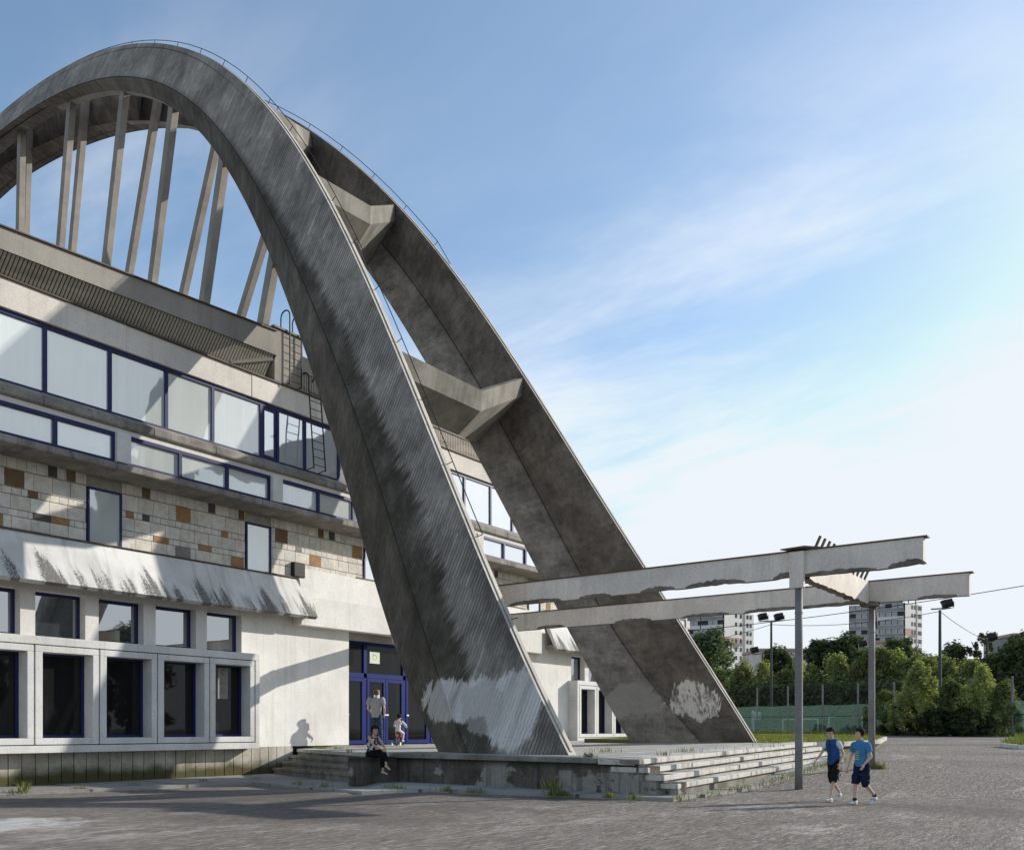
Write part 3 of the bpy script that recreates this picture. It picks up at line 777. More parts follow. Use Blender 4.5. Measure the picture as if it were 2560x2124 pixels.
for i in range(0, len(edges), 2):
    a, b = edges[i], edges[i + 1]
    if b - a < .4: continue
    nwin = max(1, round((b - a) / 1.47)); fr = M(); x0, x1 = -21.25, -21.12
    fr.box(x0, x1, a, b, 8.045, 8.11); fr.box(x0, x1, a, b, 8.70, 8.79)
    ws = [a + (b - a) * k / nwin for k in range(nwin + 1)]
    for k, w in enumerate(ws):
        u0, u1 = (w, w + .06) if k == 0 else ((w - .06, w) if k == nwin else (w - .045, w + .045))
        fr.box(x0, x1, u0, u1, 8.11, 8.70)
    f = fr.build('window', MAT['blue'], hall)
    for k in range(nwin):
        p = M(); p.box(-21.24, -21.19, ws[k] + .03, ws[k + 1] - .03, 8.1, 8.71)
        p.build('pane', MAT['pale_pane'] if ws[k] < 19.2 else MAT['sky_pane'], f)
m = M(); random.seed(14); a = 4.8
while a < 33.6:
    b = min(a + random.uniform(1.2, 3.4), 33.6); o = random.uniform(-.02, .025)
    m.extrude_y([(-21.6, 8.98), (-21.18 + o, 8.95), (-21.14 + o, 9.0), (-21.16 + o, 9.18), (-21.33, 9.3), (-21.6, 9.3)], a, b - .008); a = b
m.build('sill_band', MAT['ledge'], hall, bevel=.01)
m = M(); m.box(-21.6, -21.22, 4.85, 33.55, 8.795, 8.95); m.build('frieze', MAT['cream'], hall)
MUL = [6.0, 7.6, 9.2, 10.81, 12.42, 13.99, 15.42, 17.07, 17.67, 18.71, 20.1, 21.67, 23.25, 24.85, 26.45, 28.07, 29.5, 31.1, 32.7]
fr = M(); x0, x1 = -21.5, -21.38
fr.box(x0, x1, 4.9, 33.5, 9.302, 9.37); fr.box(x0, x1, 4.9, 33.5, 10.86, 10.96)
for w in MUL: fr.box(x0, x1, w - .045, w + .045, 9.37, 10.86)
f = fr.build('window_band', MAT['blue'], hall)
for a, b in zip([4.9] + MUL, MUL + [33.5]):
    if abs(b - a - .6) < .05:
        d = M(); d.box(-21.46, -21.40, a + .05, a + .12, 9.37, 10.86); d.box(-21.46, -21.40, b - .12, b - .05, 9.37, 10.86); d.box(-21.46, -21.40, a + .12, b - .12, 10.76, 10.86); d.box(-21.46, -21.40, a + .12, b - .12, 9.37, 9.46)
        dd = d.build('balcony_door', MAT['blue'], hall)
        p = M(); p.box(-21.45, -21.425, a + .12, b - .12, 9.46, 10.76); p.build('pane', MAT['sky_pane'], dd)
        p = M(); p.tube([(-21.39, b - .08, 10.1), (-21.36, b - .08, 10.1), (-21.36, b - .2, 10.08)], .012, 6); p.build('handle', MAT['iron'], dd)
    else:
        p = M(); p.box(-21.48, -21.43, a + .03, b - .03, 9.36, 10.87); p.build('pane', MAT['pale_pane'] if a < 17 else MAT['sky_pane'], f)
m = M(); random.seed(31); a = 4.8
while a < 33.6:
    b = min(a + random.uniform(3.5, 6), 33.6)
    m.box(-21.7, -21.3 + random.uniform(-.01, .01), a, b - .004, 10.965, 11.62); a = b
m.build('fascia', MAT['cream'], hall, bevel=.01)
m = M(); m.box(-22.2, -21.24, 4.8, 33.6, 11.623, 11.655); m.build('fascia_coping', MAT['coping'], hall)
# central recessed cornice
m = M(); m.box(-24, -21.3, 18.36, 33.6, 12.25, 12.74); m.build('cornice', MAT['cornice'], hall)
m = M(); q = 18.36
while q < 33.3:
    m.box(-21.6, -21.34, q, q + .07, 11.66, 12.25); m.box(-21.6, -21.37, q + .07, q + .095, 11.66, 12.25, 1); q += .095
m.build('ribbed_soffit', [MAT['ribbed'], MAT['ribgap']], hall)
# flat roof and rear walls so that the block is closed from every side
m = M(); m.box(-95, -22.5, 4.6, 33.6, 11.7, 12.3); m.box(-95, -22.4, 4.9, 33.5, 7.84, 11.7, 1); m.box(-95, -22.35, 4.95, 46.75, 5.95, 7.84, 1); m.box(-95, -21.8, 33.62, 46.85, 7.842, 8.0); m.box(-95, -22.45, 5.3, 46.4, 0, 5.9, 1)
m.build('roof', [MAT['roof'], MAT['cornice']], hall)

# entrance: canopy beam, lintel and glazed doors
m = M()
m.prism([(-22.0, 18.75), (-21.6, 18.75), (-21.6, 31.9), (-22.0, 32.5)], 4.66, 5.54); m.build('canopy', MAT['plaster'], hall, bevel=.01)
m = M(); m.extrude_y([(-22.0, 5.543), (-21.62, 5.543), (-21.8, 6.44), (-22.0, 6.44)], 18.78, 32.2); m.build('canopy_upstand', MAT['plaster'], hall, bevel=.01)
m = M(); m.box(-22.05, -21.78, 21.3, 31.0, 6.443, 6.48); m.build('canopy_coping', MAT['coping'], hall)
m = M(); m.box(-22.5, -22.02, 21.12, 30.58, 4.42, 5.9); m.build('lintel', MAT['soffit'], hall)
m = M(); m.box(-22.6, -22.42, 21.12, 30.58, .8, .93); m.build('door_sill', MAT['step'], hall)
DM = [21.14, 22.12, 24.07, 25.4, 26.3, 27.63, 29.58, 30.56]
fr = M(); x0, x1 = -22.38, -22.24
fr.box(x0, x1, 21.14, 30.56, 4.32, 4.42); fr.box(x0, x1, 21.14, 30.56, 3.2, 3.36)
for w in DM: fr.box(x0, x1, w - .07 + (.07 if w < 21.2 else 0) - (.07 if w > 30.5 else 0), w + .07 + (.07 if w < 21.2 else 0) - (.07 if w > 30.5 else 0), .9, 4.32)
f = fr.build('entrance_frame', MAT['bluedoor'], hall)
for a, b in zip(DM, DM[1:]):
    p = M(); p.box(-22.34, -22.30, a + .06, b - .06, 3.34, 4.34); p.build('pane', MAT['dark_pane'], f)
def leaf(a, b, hinge):
    d = M(); x0, x1 = -22.34, -22.22; t = .10
    d.box(x0, x1, a, a + t, .95, 3.19); d.box(x0, x1, b - t, b, .95, 3.19); d.box(x0, x1, a + t, b - t, 3.07, 3.19); d.box(x0, x1, a + t, b - t, .95, 1.08)
    o = d.build('door', MAT['bluedoor'], hall)
    p = M(); p.box(-22.30, -22.26, a + t, b - t, 1.08, 3.07); p.build('pane', MAT['dark_pane'], o)
    h = M(); yv = b - t / 2 if hinge == 'l' else a + t / 2; h.bar((-22.2, yv - .05, 1.95), (-22.2, yv + .05, 1.95), .03, .05); h.build('handle', MAT['white_paint'], o)
for a, b in zip(DM, DM[1:]):
    a += .075; b -= .075
    if b - a > 1.4: mm_ = (a + b) / 2; leaf(a, mm_ - .01, 'l'); leaf(mm_ + .01, b, 'r')
    else: leaf(a, b, 'r')

def text_mesh(txt, size):
    cu = bpy.data.curves.new('t', 'FONT'); cu.body = txt; cu.size = size; cu.align_x = 'CENTER'; cu.align_y = 'CENTER'; cu.extrude = .001
    o = bpy.data.objects.new('t', cu); COL.objects.link(o); dg = bpy.context.evaluated_depsgraph_get()
    me = bpy.data.meshes.new_from_object(o.evaluated_get(dg)); bpy.data.objects.remove(o); return me
def put_text(name, txt, size, mat, x, y, z, parent):
    me = text_mesh(txt, size); mw = Matrix.Translation(Vector((x, y, z)) - Vector(ORIG[parent.name])) @ Matrix(((0, 0, 1, 0), (1, 0, 0, 0), (0, 1, 0, 0), (0, 0, 0, 1)))
    me.transform(mw); me.materials.clear(); me.materials.append(mat); me.name = name
    o = bpy.data.objects.new(name, me); COL.objects.link(o); o.parent = parent; return o
nt = thing('paper_notice', 'square pale green paper notice with letter D above the blue doors', 'notice', (-22.28, 22.55, 3.95))
m = M(); m.box(-22.297, -22.288, 22.38, 22.86, 3.72, 4.12); m.build('sheet', MAT['paper'], nt)
put_text('letter', 'D', .3, MAT['notice_ink'], -22.284, 22.62, 3.92, nt)
m = M(); m.box(-22.257, -22.25, 22.55, 22.82, 2.42, 2.80); tag(m.build('paper_sheet', MAT['paper']), 'white paper sheet taped inside blue door, partly behind the standing man', 'notice')
po = thing('poster', 'long pale poster with letter C hanging behind the last dark window before the entrance', 'poster', (-21.94, 16.05, 2.4))
m = M(); m.box(-21.948, -21.942, 15.98, 16.32, 2.32, 3.2); m.build('sheet', MAT['poster'], po); put_text('letter', 'C', .22, MAT['poster_ink'], -21.939, 16.15, 3.08, po)
m = M(); m.tube([(-21.94, 16.15 + .06 * cos(a_ * pi / 8), 2.55 + .06 * sin(a_ * pi / 8)) for a_ in range(17)], .006, 5); m.bar((-21.94, 16.02, 2.76), (-21.94, 16.28, 2.76), .004, .015); m.build('emblem', MAT['poster_ink'], po)

# ------------------------------------------------------------------ the two arches
FG[0] = True
NC = -57.0; N0 = -14.0
PL = {'A': (19.74, -.046, .107), 'C': (19.0, -.025, .132), 'B': (19.45, -.035, .122)}
RN = {'A': [35.40494, 4.76008, -13.22539, 12.53834, -4.9396, .7519], 'C': [35.2116, 7.94212, -17.08595, 15.49414, -5.94793, .86673], 'B': [37.29582, 5.15401, -9.43651, 7.74521, -2.61462, .36425]}
RF = {'A': [35.45523, 4.8904, -12.32586, 10.49609, -3.64111, .49271], 'C': [35.25386, 6.65225, -11.75752, 9.52737, -3.58246, .57743], 'B': [37.37295, 3.30884, -4.31126, 2.2957, -.11792, -.04715]}
def arch_pt(k, psi, far):
    co = (RF if far else RN)[k]; p2 = psi * psi; r = 0; q = 1
    for c in co: r += c * q; q *= p2
    n = NC + r * sin(psi); z = r * cos(psi)
    d0, al, be = PL[k]; ne = NC + abs(n - NC)
    d = d0 + al * (ne - N0) + be * (z - 1.45)
    return Vector((n, DD - d if far else d, z))
def arch(far):
    nm = 'concrete_arch'
    t = thing(nm, 'farther concrete arch with white paint patch, seen from its inner side' if far else 'nearer board-marked concrete arch sweeping from the terrace over the hall roof', 'arch', (-14, 34 if far else 18, .8))
    T = .36; m = M(); NS = 150
    psis = [radians(91.3) * (1 - 2 * i / (2 * NS)) for i in range(2 * NS + 1)]
    u = 0; prev = None; rows = []
    for ps in psis:
        A, C, B = (arch_pt(k, ps, far) for k in 'ACB')
        mid = (A + B) / 2
        if prev is not None: u += (mid - prev).length
        prev = mid; off = Vector((0, T, 0))
        rows.append((A, C, B, B + off, C + off, A + off, u, -(C - A).length, (B - C).length))
    U = u
    for (a, b) in zip(rows, rows[1:]):
        ua = min(a[6], U - a[6]); ub = min(b[6], U - b[6])
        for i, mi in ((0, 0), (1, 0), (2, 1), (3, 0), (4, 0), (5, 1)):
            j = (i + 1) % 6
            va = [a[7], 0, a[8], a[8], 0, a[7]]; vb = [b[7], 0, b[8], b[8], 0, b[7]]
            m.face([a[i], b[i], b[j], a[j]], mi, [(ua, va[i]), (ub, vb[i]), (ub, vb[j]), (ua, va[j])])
    for e in (rows[0], rows[-1]):
        m.face([e[i] for i in (0, 1, 4, 5)], 0); m.face([e[i] for i in (1, 2, 3, 4)], 0)
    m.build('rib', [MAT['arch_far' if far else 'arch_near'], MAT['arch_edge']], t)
    h = M(); k = 0; pts = []
    for i, ps in enumerate(psis):
        if ps < radians(-5) or ps > radians(84) or i % 3: continue
        if far and ps > radians(62): continue
        B = arch_pt('B', ps, far); r = (B - Vector((NC, B.y, 0))).normalized()
        base = B + Vector((0, T * .7, 0)); rh = .26 if not far else (.24 if ps < radians(55) else .07); pts.append(base + r * rh)
        if (i // 3) % 2 == 0: h.tube([base - r * .02, base + r * rh], .014, 5)
    h.tube(pts[2:], .016, 5)
    h.build('handrail', MAT['iron'], t)
    # stepping strip on the extrados, lightened to look sunlit
    s = M(); last = None
    for i, ps in enumerate(psis):
        if ps < radians(15): break
        B = arch_pt('B', ps, far); r = (B - Vector((NC, B.y, 0))).normalized(); p = B + Vector((0, T * .52, 0)) + r * .03
        if last is not None and i > 4: s.bar(last, p, .02, .11, up=(0, 1, 0))
        last = p
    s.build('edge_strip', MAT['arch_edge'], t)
    return t
arch(0); arch(1)

# V-shaped braces tying the arches together
def brace(pn, pf, drop, label, full):
    Bn, Bf = arch_pt('B', radians(pn), 0) + Vector((0, .3, 0)), arch_pt('B', radians(pf), 1) + Vector((0, .15, 0))
    Af = arch_pt('A', radians(pf), 1)
    t = thing('arch_brace', label, 'brace', tuple((Bn + Bf) / 2), 'folded braces between the two arches')
    ps = radians((pn + pf) / 2)
    tang = (arch_pt('B', ps + .01, 0) - arch_pt('B', ps - .01, 0)).normalized()     # down towards the foot
    if tang.z > 0: tang = -tang
    tang.y = 0; tang.normalize(); inw = Vector((-abs(tang.z), 0, -abs(tang.x))).normalized()
    ctr = (Bn + Bf) / 2 + tang * drop
    fulld = (Af - Bf).length * .97
    sec = lambda D: [(.06, .0), (.52, .56), (D, .60), (D, .0), (.24, -.2)]
    m = M(); rows = []
    for P, D in ((Bn, 1.7 * full), (ctr, 1.75 * full), (Bf, fulld)):
        rows.append([P + inw * a + tang * b for a, b in sec(D)])
    for r0, r1 in zip(rows, rows[1:]):
        for i in range(5): m.face([r0[i], r0[(i + 1) % 5], r1[(i + 1) % 5], r1[i]])
    m.face(rows[0][::-1]); m.face(rows[-1])
    m.build('folded_plate', MAT['brace'], t)
brace(69.7, 66.0, 1.25, 'lowest folded concrete brace spanning between the leaning arch legs', 1.0)
brace(55.4, 50.5, 1.1, 'middle folded concrete brace high between the two arches', .8)
brace(45.5, 40.8, .9, 'upper folded concrete brace near where the arches close together', .6)
brace(22.0, 20.0, .5, 'folded concrete brace closest to the crown of the arches', .5)

# hangers from the arch soffits to the roof
def hanger(top, bot, label):
    m = M(); m.bar(top, bot, .36, .34, up=(0, 1, 0)); tag(m.build('roof_hanger', MAT['hanger'], bevel=.02), label, 'hanger', 'slanting hangers between arch and roof')
NH = [((-52.61, 25.06, 34.56), (-52.81, 25.06, 29.55)), ((-46.59, 24.71, 33.93), (-47.72, 24.71, 26.9)), ((-40.81, 24.25, 32.04), (-42.48, 24.25, 24.19)), ((-36.01, 23.71, 29.11), (-37.67, 23.71, 21.67)), ((-31.48, 23.04, 24.81), (-32.86, 23.04, 19.19)), ((-27.38, 22.25, 19.16), (-28.03, 22.25, 16.92))]
FH = [((-54.29, 26.45, 35.63), (-54.6, 26.45, 30.54)), ((-48.54, 26.67, 35.2), (-49.81, 26.67, 28.05)), ((-42.56, 27.23, 33.39), (-45.09, 27.23, 25.6)), ((-38.35, 27.77, 30.1), (-41.06, 27.77, 23.54)), ((-35.46, 28.46, 24.98), (-37.3, 28.46, 21.7))]
names_n = ['leftmost slanting concrete hanger under the nearer arch', 'nearer hanger of the second pair from the left', 'single tall concrete hanger left of the arch crown pair', 'nearer hanger of the pair standing mid span', 'nearer hanger of the leaning pair left of the last pair', 'nearer hanger of the last pair by the arch leg']
names_f = ['farther hanger of the leftmost close pair', 'farther hanger of the second pair from the left', 'farther hanger of the pair standing mid span', 'farther hanger of the leaning pair left of the last pair', 'farther hanger of the last pair by the arch leg']
for (a, b), nm in zip(NH, names_n):
    a = Vector(a) + Vector((0, .2, 0)); b = Vector(b) + Vector((0, .2, 0)); d = (b - a) / (a.z - b.z); a2 = a - d * .9
    hanger(a2, a + d * (a.z - 12.2), nm)
for (a, b), nm in zip(FH, names_f):
    a = Vector(a); b = Vector(b); d = (b - a) / (a.z - b.z)
    hanger(a - d * .9, a + d * (a.z - 12.2), nm)

# ------------------------------------------------------------------ pergola
pg = thing('entrance_pergola', 'open concrete pergola of two long cantilevered beams on two steel posts', 'pergola', (-7, 24, 0))
def ragged_beam(y, x0, x1, z0, z1, T, seed, chips):
    random.seed(seed); m = M(); n = int((x1 - x0) / .12)
    xs_ = [x0 + (x1 - x0) * i / n for i in range(n + 1)]
    def zb(x):
        v = .012 * mn.noise(Vector((x * 2.1, seed, 0))) + .006 * mn.noise(Vector((x * 9, seed, 3)))
        for c, w, h in chips:
            q = abs(x - c) / w
            if q < 1: v += h * .42 * min(1, (1 - q) * 3) * (.55 + .75 * mn.noise(Vector((x * 4.1, seed * 2, 1))) + .35 * mn.noise(Vector((x * 13, seed, 1))))
        return z0 + v
    bt = [zb(x) for x in xs_]
    for i in range(n):
        a, b = xs_[i], xs_[i + 1]
        m.face([(a, y, bt[i]), (b, y, bt[i + 1]), (b, y, z1), (a, y, z1)]); m.face([(b, y + T, bt[i + 1]), (a, y + T, bt[i]), (a, y + T, z1), (b, y + T, z1)])
        m.face([(a, y + T, bt[i]), (b, y + T, bt[i + 1]), (b, y, bt[i + 1]), (a, y, bt[i])], 1)
        m.face([(a, y, z1), (b, y, z1), (b, y + T, z1), (a, y + T, z1)])
    m.face([(x0, y, z1), (x0, y + T, z1), (x0, y + T, bt[0]), (x0, y, bt[0])]); m.face([(x1, y, bt[n]), (x1, y + T, bt[n]), (x1, y + T, z1), (x1, y, z1)])
    o = m.build('beam', [MAT['beam'], MAT['spall']], pg)
    # spalled lens-shaped scars on the near face above each chip
    yy = y - .005
    for c, w, h in chips:
        sp = M()
        pts = []
        k = 16
        for i in range(k + 1):
            x = c - w + 2 * w * i / k; q = abs(x - c) / w
            pts.append((x, yy, zb(x) + .03 + max(0, (1 - q)) ** .5 * (h * .35 + .045) * (1 + .9 * mn.noise(Vector((x * 9, seed, 5))))))
        low = [(c - w + 2 * w * i / k, yy, zb(c - w + 2 * w * i / k)) for i in range(k + 1)]
        for i in range(k): sp.face([low[i], low[i + 1], pts[i + 1], pts[i]])
        sp.build('spalled_patch', MAT['spall'], o)
    cp = M(); cp.box(x0, x1 + .09, y - .035, y + T + .035, z1 + .003, z1 + .032)
    cp.build('flashing', MAT['coping'], o)
ragged_beam(21.5, -20.2, -4.42, 5.07, 5.68, .2, 3, [(-9.3, .8, .10), (-10.9, .5, .08), (-7.45, .35, .12), (-4.75, .4, .13), (-6.3, .9, .03), (-14.8, .9, .06), (-12.8, .5, .03)])
ragged_beam(27.0, -25.6, -4.40, 5.05, 5.66, .2, 7, [(-9.8, .9, .05), (-14.6, .7, .06), (-7.9, 1.2, .04), (-12.0, .8, .04), (-17.9, .6, .07), (-5.2, .5, .03)])
m = M(); m.bar((-25.6, 27.1, 5.36), (-27.4, 29.2, 5.36), .2, .61); m.build('added_shadow_link', MAT['beam'], pg)  # unseen link, added only to carry the beam's shadow on across the wall
m = M(); random.seed(4); n = 40
for i in range(n):
    a, b = 21.72 + 5.26 * i / n, 21.72 + 5.26 * (i + 1) / n
    za = 5.02 + .05 * mn.noise(Vector((a * 3, 1, 2))) + .03 * mn.noise(Vector((a * 9, 3, 2))); zb_ = 5.02 + .05 * mn.noise(Vector((b * 3, 1, 2))) + .03 * mn.noise(Vector((b * 9, 3, 2)))
    for x, fl in ((-6.98, 0), (-7.24, 1)):
        f = [(x, a, za), (x, b, zb_), (x, b, 5.66), (x, a, 5.66)]; m.face(f if not fl else f[::-1])
    m.face([(-7.24, a, za), (-7.24, b, zb_), (-6.98, b, zb_), (-6.98, a, za)], 1); m.face([(-6.98, a, 5.66), (-6.98, b, 5.66), (-7.24, b, 5.66), (-7.24, a, 5.66)])
m.build('cross_beam', [MAT['beam'], MAT['spall']], pg)
m = M(); m.box(-7.36, -7.02, 21.36, 21.49, 4.8, 5.66); m.build('column_head', MAT['beam'], pg, bevel=.01)
m = M(); m.prism([(-7.55, 21.28), (-6.98, 21.30), (-6.72, 21.70), (-7.36, 21.70)], 5.715, lambda x, y: 5.74 + .04 * (x + 7.6)); m.build('cap_flashing', MAT['coping'], pg)
m = M(); m.box(-7.2, -6.72, 26.8, 27.25, 4.95, 5.045); m.build('column_head', MAT['spall'], pg, bevel=.01)
for y, xx, b in ((21.52, -7.18, 0), (27.05, -6.93, .33)):
    m = M(); m.tube([(xx, y, b - .15), (xx, y, b + 1.2), (xx, y, 3.6), (xx, y, 5.02)], [.094, .092, .09, .088], 20); p = m.build('post', MAT['grey_metal'], pg, smooth=True)
    m = M(); m.tube([(xx, y, 4.2), (xx, y, 4.23)], .098, 20); m.build('collar', MAT['grey_metal'], p)
m = M(); m.bar((-6.8, 26.98, 4.95), (-6.76, 26.98, 4.4), .035, .03); m.build('rust_strap', MAT['coping'], pg)
for i in range(13):
    y = 21.95 + .38 * i; m = M(); m.bar((-7.02, y, 5.6), (-6.8, y, 6.08), .05, .07, up=(0, 1, 0)); m.build('roof_bar', MAT['coping'], pg)

FG[0] = False
# ------------------------------------------------------------------ camera, world, sun
cd = bpy.data.cameras.new('Camera'); cam = bpy.data.objects.new('Camera', cd); COL.objects.link(cam)
cam.location = (0, 0, 1.45); cam.rotation_euler = (radians(90), 0, TH)
cd.sensor_width = 36; cd.lens = 36 * 2270 / 2560; cd.shift_y = (1822 - 1062) / 2560; cd.clip_end = 6000; cd.clip_start = .1
scene.camera = cam
SUN_AZ = radians(31); SUN_EL = radians(22.5)
sd = Vector((sin(SUN_AZ) * cos(SUN_EL), cos(SUN_AZ) * cos(SUN_EL), sin(SUN_EL)))
ld = bpy.data.lights.new('Sun', 'SUN'); ld.energy = 5.0; ld.angle = radians(.55); ld.color = (1, .955, .88)
sun = bpy.data.objects.new('Sun', ld); COL.objects.link(sun); sun.rotation_euler = sd.to_track_quat('Z', 'Y').to_euler(); sun.location = (0, 0, 60)
w = bpy.data.worlds.new('World'); scene.world = w; w.use_nodes = True
wt = w.node_tree
class WN(NT):
    def __init__(s): s.t = wt
W_ = WN()
bg = wt.nodes['Background']
sky = W_.n('ShaderNodeTexSky', sky_type='NISHITA'); sky.sun_disc = False; sky.sun_elevation = SUN_EL; sky.sun_rotation = SUN_AZ; sky.air_density = 1.0; sky.dust_density = 1.2; sky.ozone_density = 1.6; sky.altitude = 200
gen = W_.n('ShaderNodeTexCoord').outputs['Generated']
nrm = W_.n('ShaderNodeVectorMath', operation='NORMALIZE', ins={0: gen}).outputs[0]
sx, sy, sz = W_.sep(nrm)
# thin cirrus on a high flat layer
zz = W_.math('ADD', W_.math('MAXIMUM', sz, 0.0), .12)
cl = W_.n('ShaderNodeCombineXYZ', ins={0: W_.math('DIVIDE', sx, zz), 1: W_.math('DIVIDE', sy, zz), 2: 0.0}).outputs[0]
clm = W_.mapv(cl, (.55, 1.5, 1), rot=(0, 0, 1.15), loc=(1.3, .6, 0))
n1 = W_.noise(clm, 1.0, 7, .58, .5); n0 = W_.noise(W_.mapv(cl, (.5, .6, 1), rot=(0, 0, .9), loc=(.3, 2.2, 0)), 1.0, 2, .5)
cmask = W_.math('MULTIPLY', W_.math('MULTIPLY', W_.sstep(sz, .70, .42), W_.sstep(n1, .38, .68)), W_.sstep(n0, .30, .54))
# more haze towards the horizon and towards the sun
dot = W_.n('ShaderNodeVectorMath', operation='DOT_PRODUCT', ins={0: nrm, 1: tuple(Vector((sin(SUN_AZ), cos(SUN_AZ), .12)).normalized())}).outputs['Value']
hz = W_.math('MULTIPLY', W_.sstep(sz, .42, 0.0), W_.sstep(dot, .15, 1.0))
hz2 = W_.math('MULTIPLY', W_.sstep(sz, .20, 0.0), .45)
c0 = sky.outputs[0]
c0 = W_.mix(1.0, c0, (1.72, 1.76, 1.70), 'MULTIPLY')
c1 = W_.mix(W_.math('MAXIMUM', W_.math('MULTIPLY', hz, .72), hz2), c0, (7.4, 7.75, 8.2))
c2 = W_.mix(W_.math('MULTIPLY', cmask, .8), c1, (7.9, 8.1, 8.4))
c3 = W_.n('ShaderNodeVectorMath', operation='MINIMUM', ins={0: c2, 1: (6.6, 7.0, 7.45)}).outputs[0]
wt.links.new(c3, bg.inputs[0]); bg.inputs[1].default_value = .13
scene.view_settings.view_transform = 'Standard'; scene.view_settings.look = 'None'; scene.view_settings.exposure = 0; scene.view_settings.gamma = 1
scene.cycles.max_bounces = 6; scene.cycles.use_denoising = True
# ------------------------------------------------------------------ vegetation
def leaf_cloud(name, seed, nclump, nleaf, style, ls):
    rnd = random.Random(seed); vs = []; fs = []
    clumps = []
    for i in range(nclump):
        if style == 'plume':
            a = rnd.uniform(0, 2 * pi); rr = rnd.random() ** .6; hgt = rnd.uniform(.10, .99)
            lim = (1 - max(0, hgt - .45) ** 1.6 * 1.9) * (.72 + .28 * sin(hgt * 3.0 + 1))
            c = (cos(a) * rr * lim, sin(a) * rr * lim, hgt * (1 - .22 * rr * rnd.random())); s = (.17, .17, .10)
        elif style == 'thin':
            a = rnd.uniform(0, 2 * pi); hgt = rnd.uniform(.38, 1.0); lim = sin(min(1, (hgt - .25) / .75) * pi * .85 + .25)
            rr = rnd.random() ** .5; c = (cos(a) * rr * lim, sin(a) * rr * lim, hgt); s = (.11, .11, .05)
        else:
            a = rnd.uniform(0, 2 * pi); hgt = rnd.uniform(.08, .97); lim = max(.15, sin(min(1, hgt * .8 + .2) * pi)) ** .6
            rr = rnd.random() ** .45; c = (cos(a) * rr * lim, sin(a) * rr * lim, hgt); s = (.2, .2, .085)
        clumps.append((c, s, rnd.uniform(.7, 1.3)))
    for c, s, k in clumps:
        for j in range(nleaf):
            d = Vector((rnd.gauss(0, 1), rnd.gauss(0, 1), rnd.gauss(0, 1)))
            d = d.normalized() * (rnd.random() ** .45)
            p = Vector((c[0] + d.x * s[0] * k, c[1] + d.y * s[1] * k, c[2] + d.z * s[2] * k))
            if p.z < .02: p.z = .02 + rnd.random() * .05
            nrm_ = (Vector((d.x, d.y, d.z + .6)) + Vector((rnd.uniform(-.8, .8), rnd.uniform(-.8, .8), rnd.uniform(-.5, .8)))).normalized()
            u = nrm_.orthogonal().normalized(); u.rotate(Matrix.Rotation(rnd.uniform(0, 2 * pi), 3, nrm_)); v = nrm_.cross(u)
            L = ls * rnd.uniform(.7, 1.5)
            # unit cloud is stretched to about 1.9 m radius and 5.5 m height: keep leaves square in metres
            def sc(q): return Vector((q.x / 1.9, q.y / 1.9, q.z / 5.5))
            k0 = len(vs)
            vs += [p - sc(u * L), p + sc(v * L * .45) , p + sc(u * L), p - sc(v * L * .45)]
            fs.append((k0, k0 + 1, k0 + 2, k0 + 3))
    me = bpy.data.meshes.new(name); me.from_pydata([tuple(x) for x in vs], [], fs); me.update(); return me
CROWN = {'light': [(leaf_cloud('crown_a', 1, 120, 95, 'plume', .095), 'leaf_light'), (leaf_cloud('crown_b', 2, 105, 95, 'plume', .095), 'leaf_light')],
         'mid': [(leaf_cloud('crown_c', 3, 120, 90, 'plume', .10), 'leaf_mid'), (leaf_cloud('crown_d', 4, 95, 100, 'round', .10), 'leaf_mid')],
         'dark': [(leaf_cloud('crown_e', 5, 80, 95, 'round', .13), 'leaf_dark'), (leaf_cloud('crown_f', 6, 80, 90, 'round', .13), 'leaf_dark')],
         'grey': [(leaf_cloud('crown_g', 7, 120, 90, 'round', .11), 'leaf_grey')],
         'thin': [(leaf_cloud('crown_h', 8, 46, 50, 'thin', .12), 'leaf_dark')]}
for k in CROWN:
    for me, mt in CROWN[k]: me.materials.append(MAT[mt])
def trunk_mesh(seed, bush):
    rnd = random.Random(seed); m = M()
    if not bush:
        m.tube([(0, 0, -.03), (.01, 0, .2), (0, .01, .5), (.01, 0, .82)], [.075, .06, .04, .012], 7)
    for i in range(9 if not bush else 7):
        a = rnd.uniform(0, 2 * pi); z0 = rnd.uniform(.1, .5) if not bush else -.02
        e = Vector((cos(a) * rnd.uniform(.4, .75), sin(a) * rnd.uniform(.4, .75), min(.95, z0 + rnd.uniform(.3, .5))))
        mdl = Vector((e.x * .4, e.y * .4, z0 + (e.z - z0) * .6))
        m.tube([(0, 0, z0), mdl, e], [.03, .022, .008], 5)
    me = bpy.data.meshes.new('trunk'); me.from_pydata(m.v, [], m.f); me.materials.append(MAT['bark']); me.update(); return me
TRK = [trunk_mesh(51, 0), trunk_mesh(52, 0), trunk_mesh(53, 1)]
cnt = [0]
def plant(x, y, h, r, kind, label, cat='tree', group=None, zb=None):
    cnt[0] += 1; i = cnt[0]
    t = bpy.data.objects.new(cat, None); COL.objects.link(t); t.location = (x, y, (zg(y) if zb is None else zb) - .05); t.rotation_euler = (0, 0, i * 2.1)
    t.scale = (r, r, h); tag(t, label, cat, group)
    me = CROWN[kind][i % len(CROWN[kind])][0]
    c = bpy.data.objects.new('crown' if cat == 'tree' else 'foliage', me); COL.objects.link(c); c.parent = t
    b = bpy.data.objects.new('trunk' if cat == 'tree' else 'stem', TRK[2 if cat != 'tree' else i % 2]); COL.objects.link(b); b.parent = t
ROWG = 'trees in the row behind the sports ground fence'; BACKG = 'dark trees rising behind the first tree row'
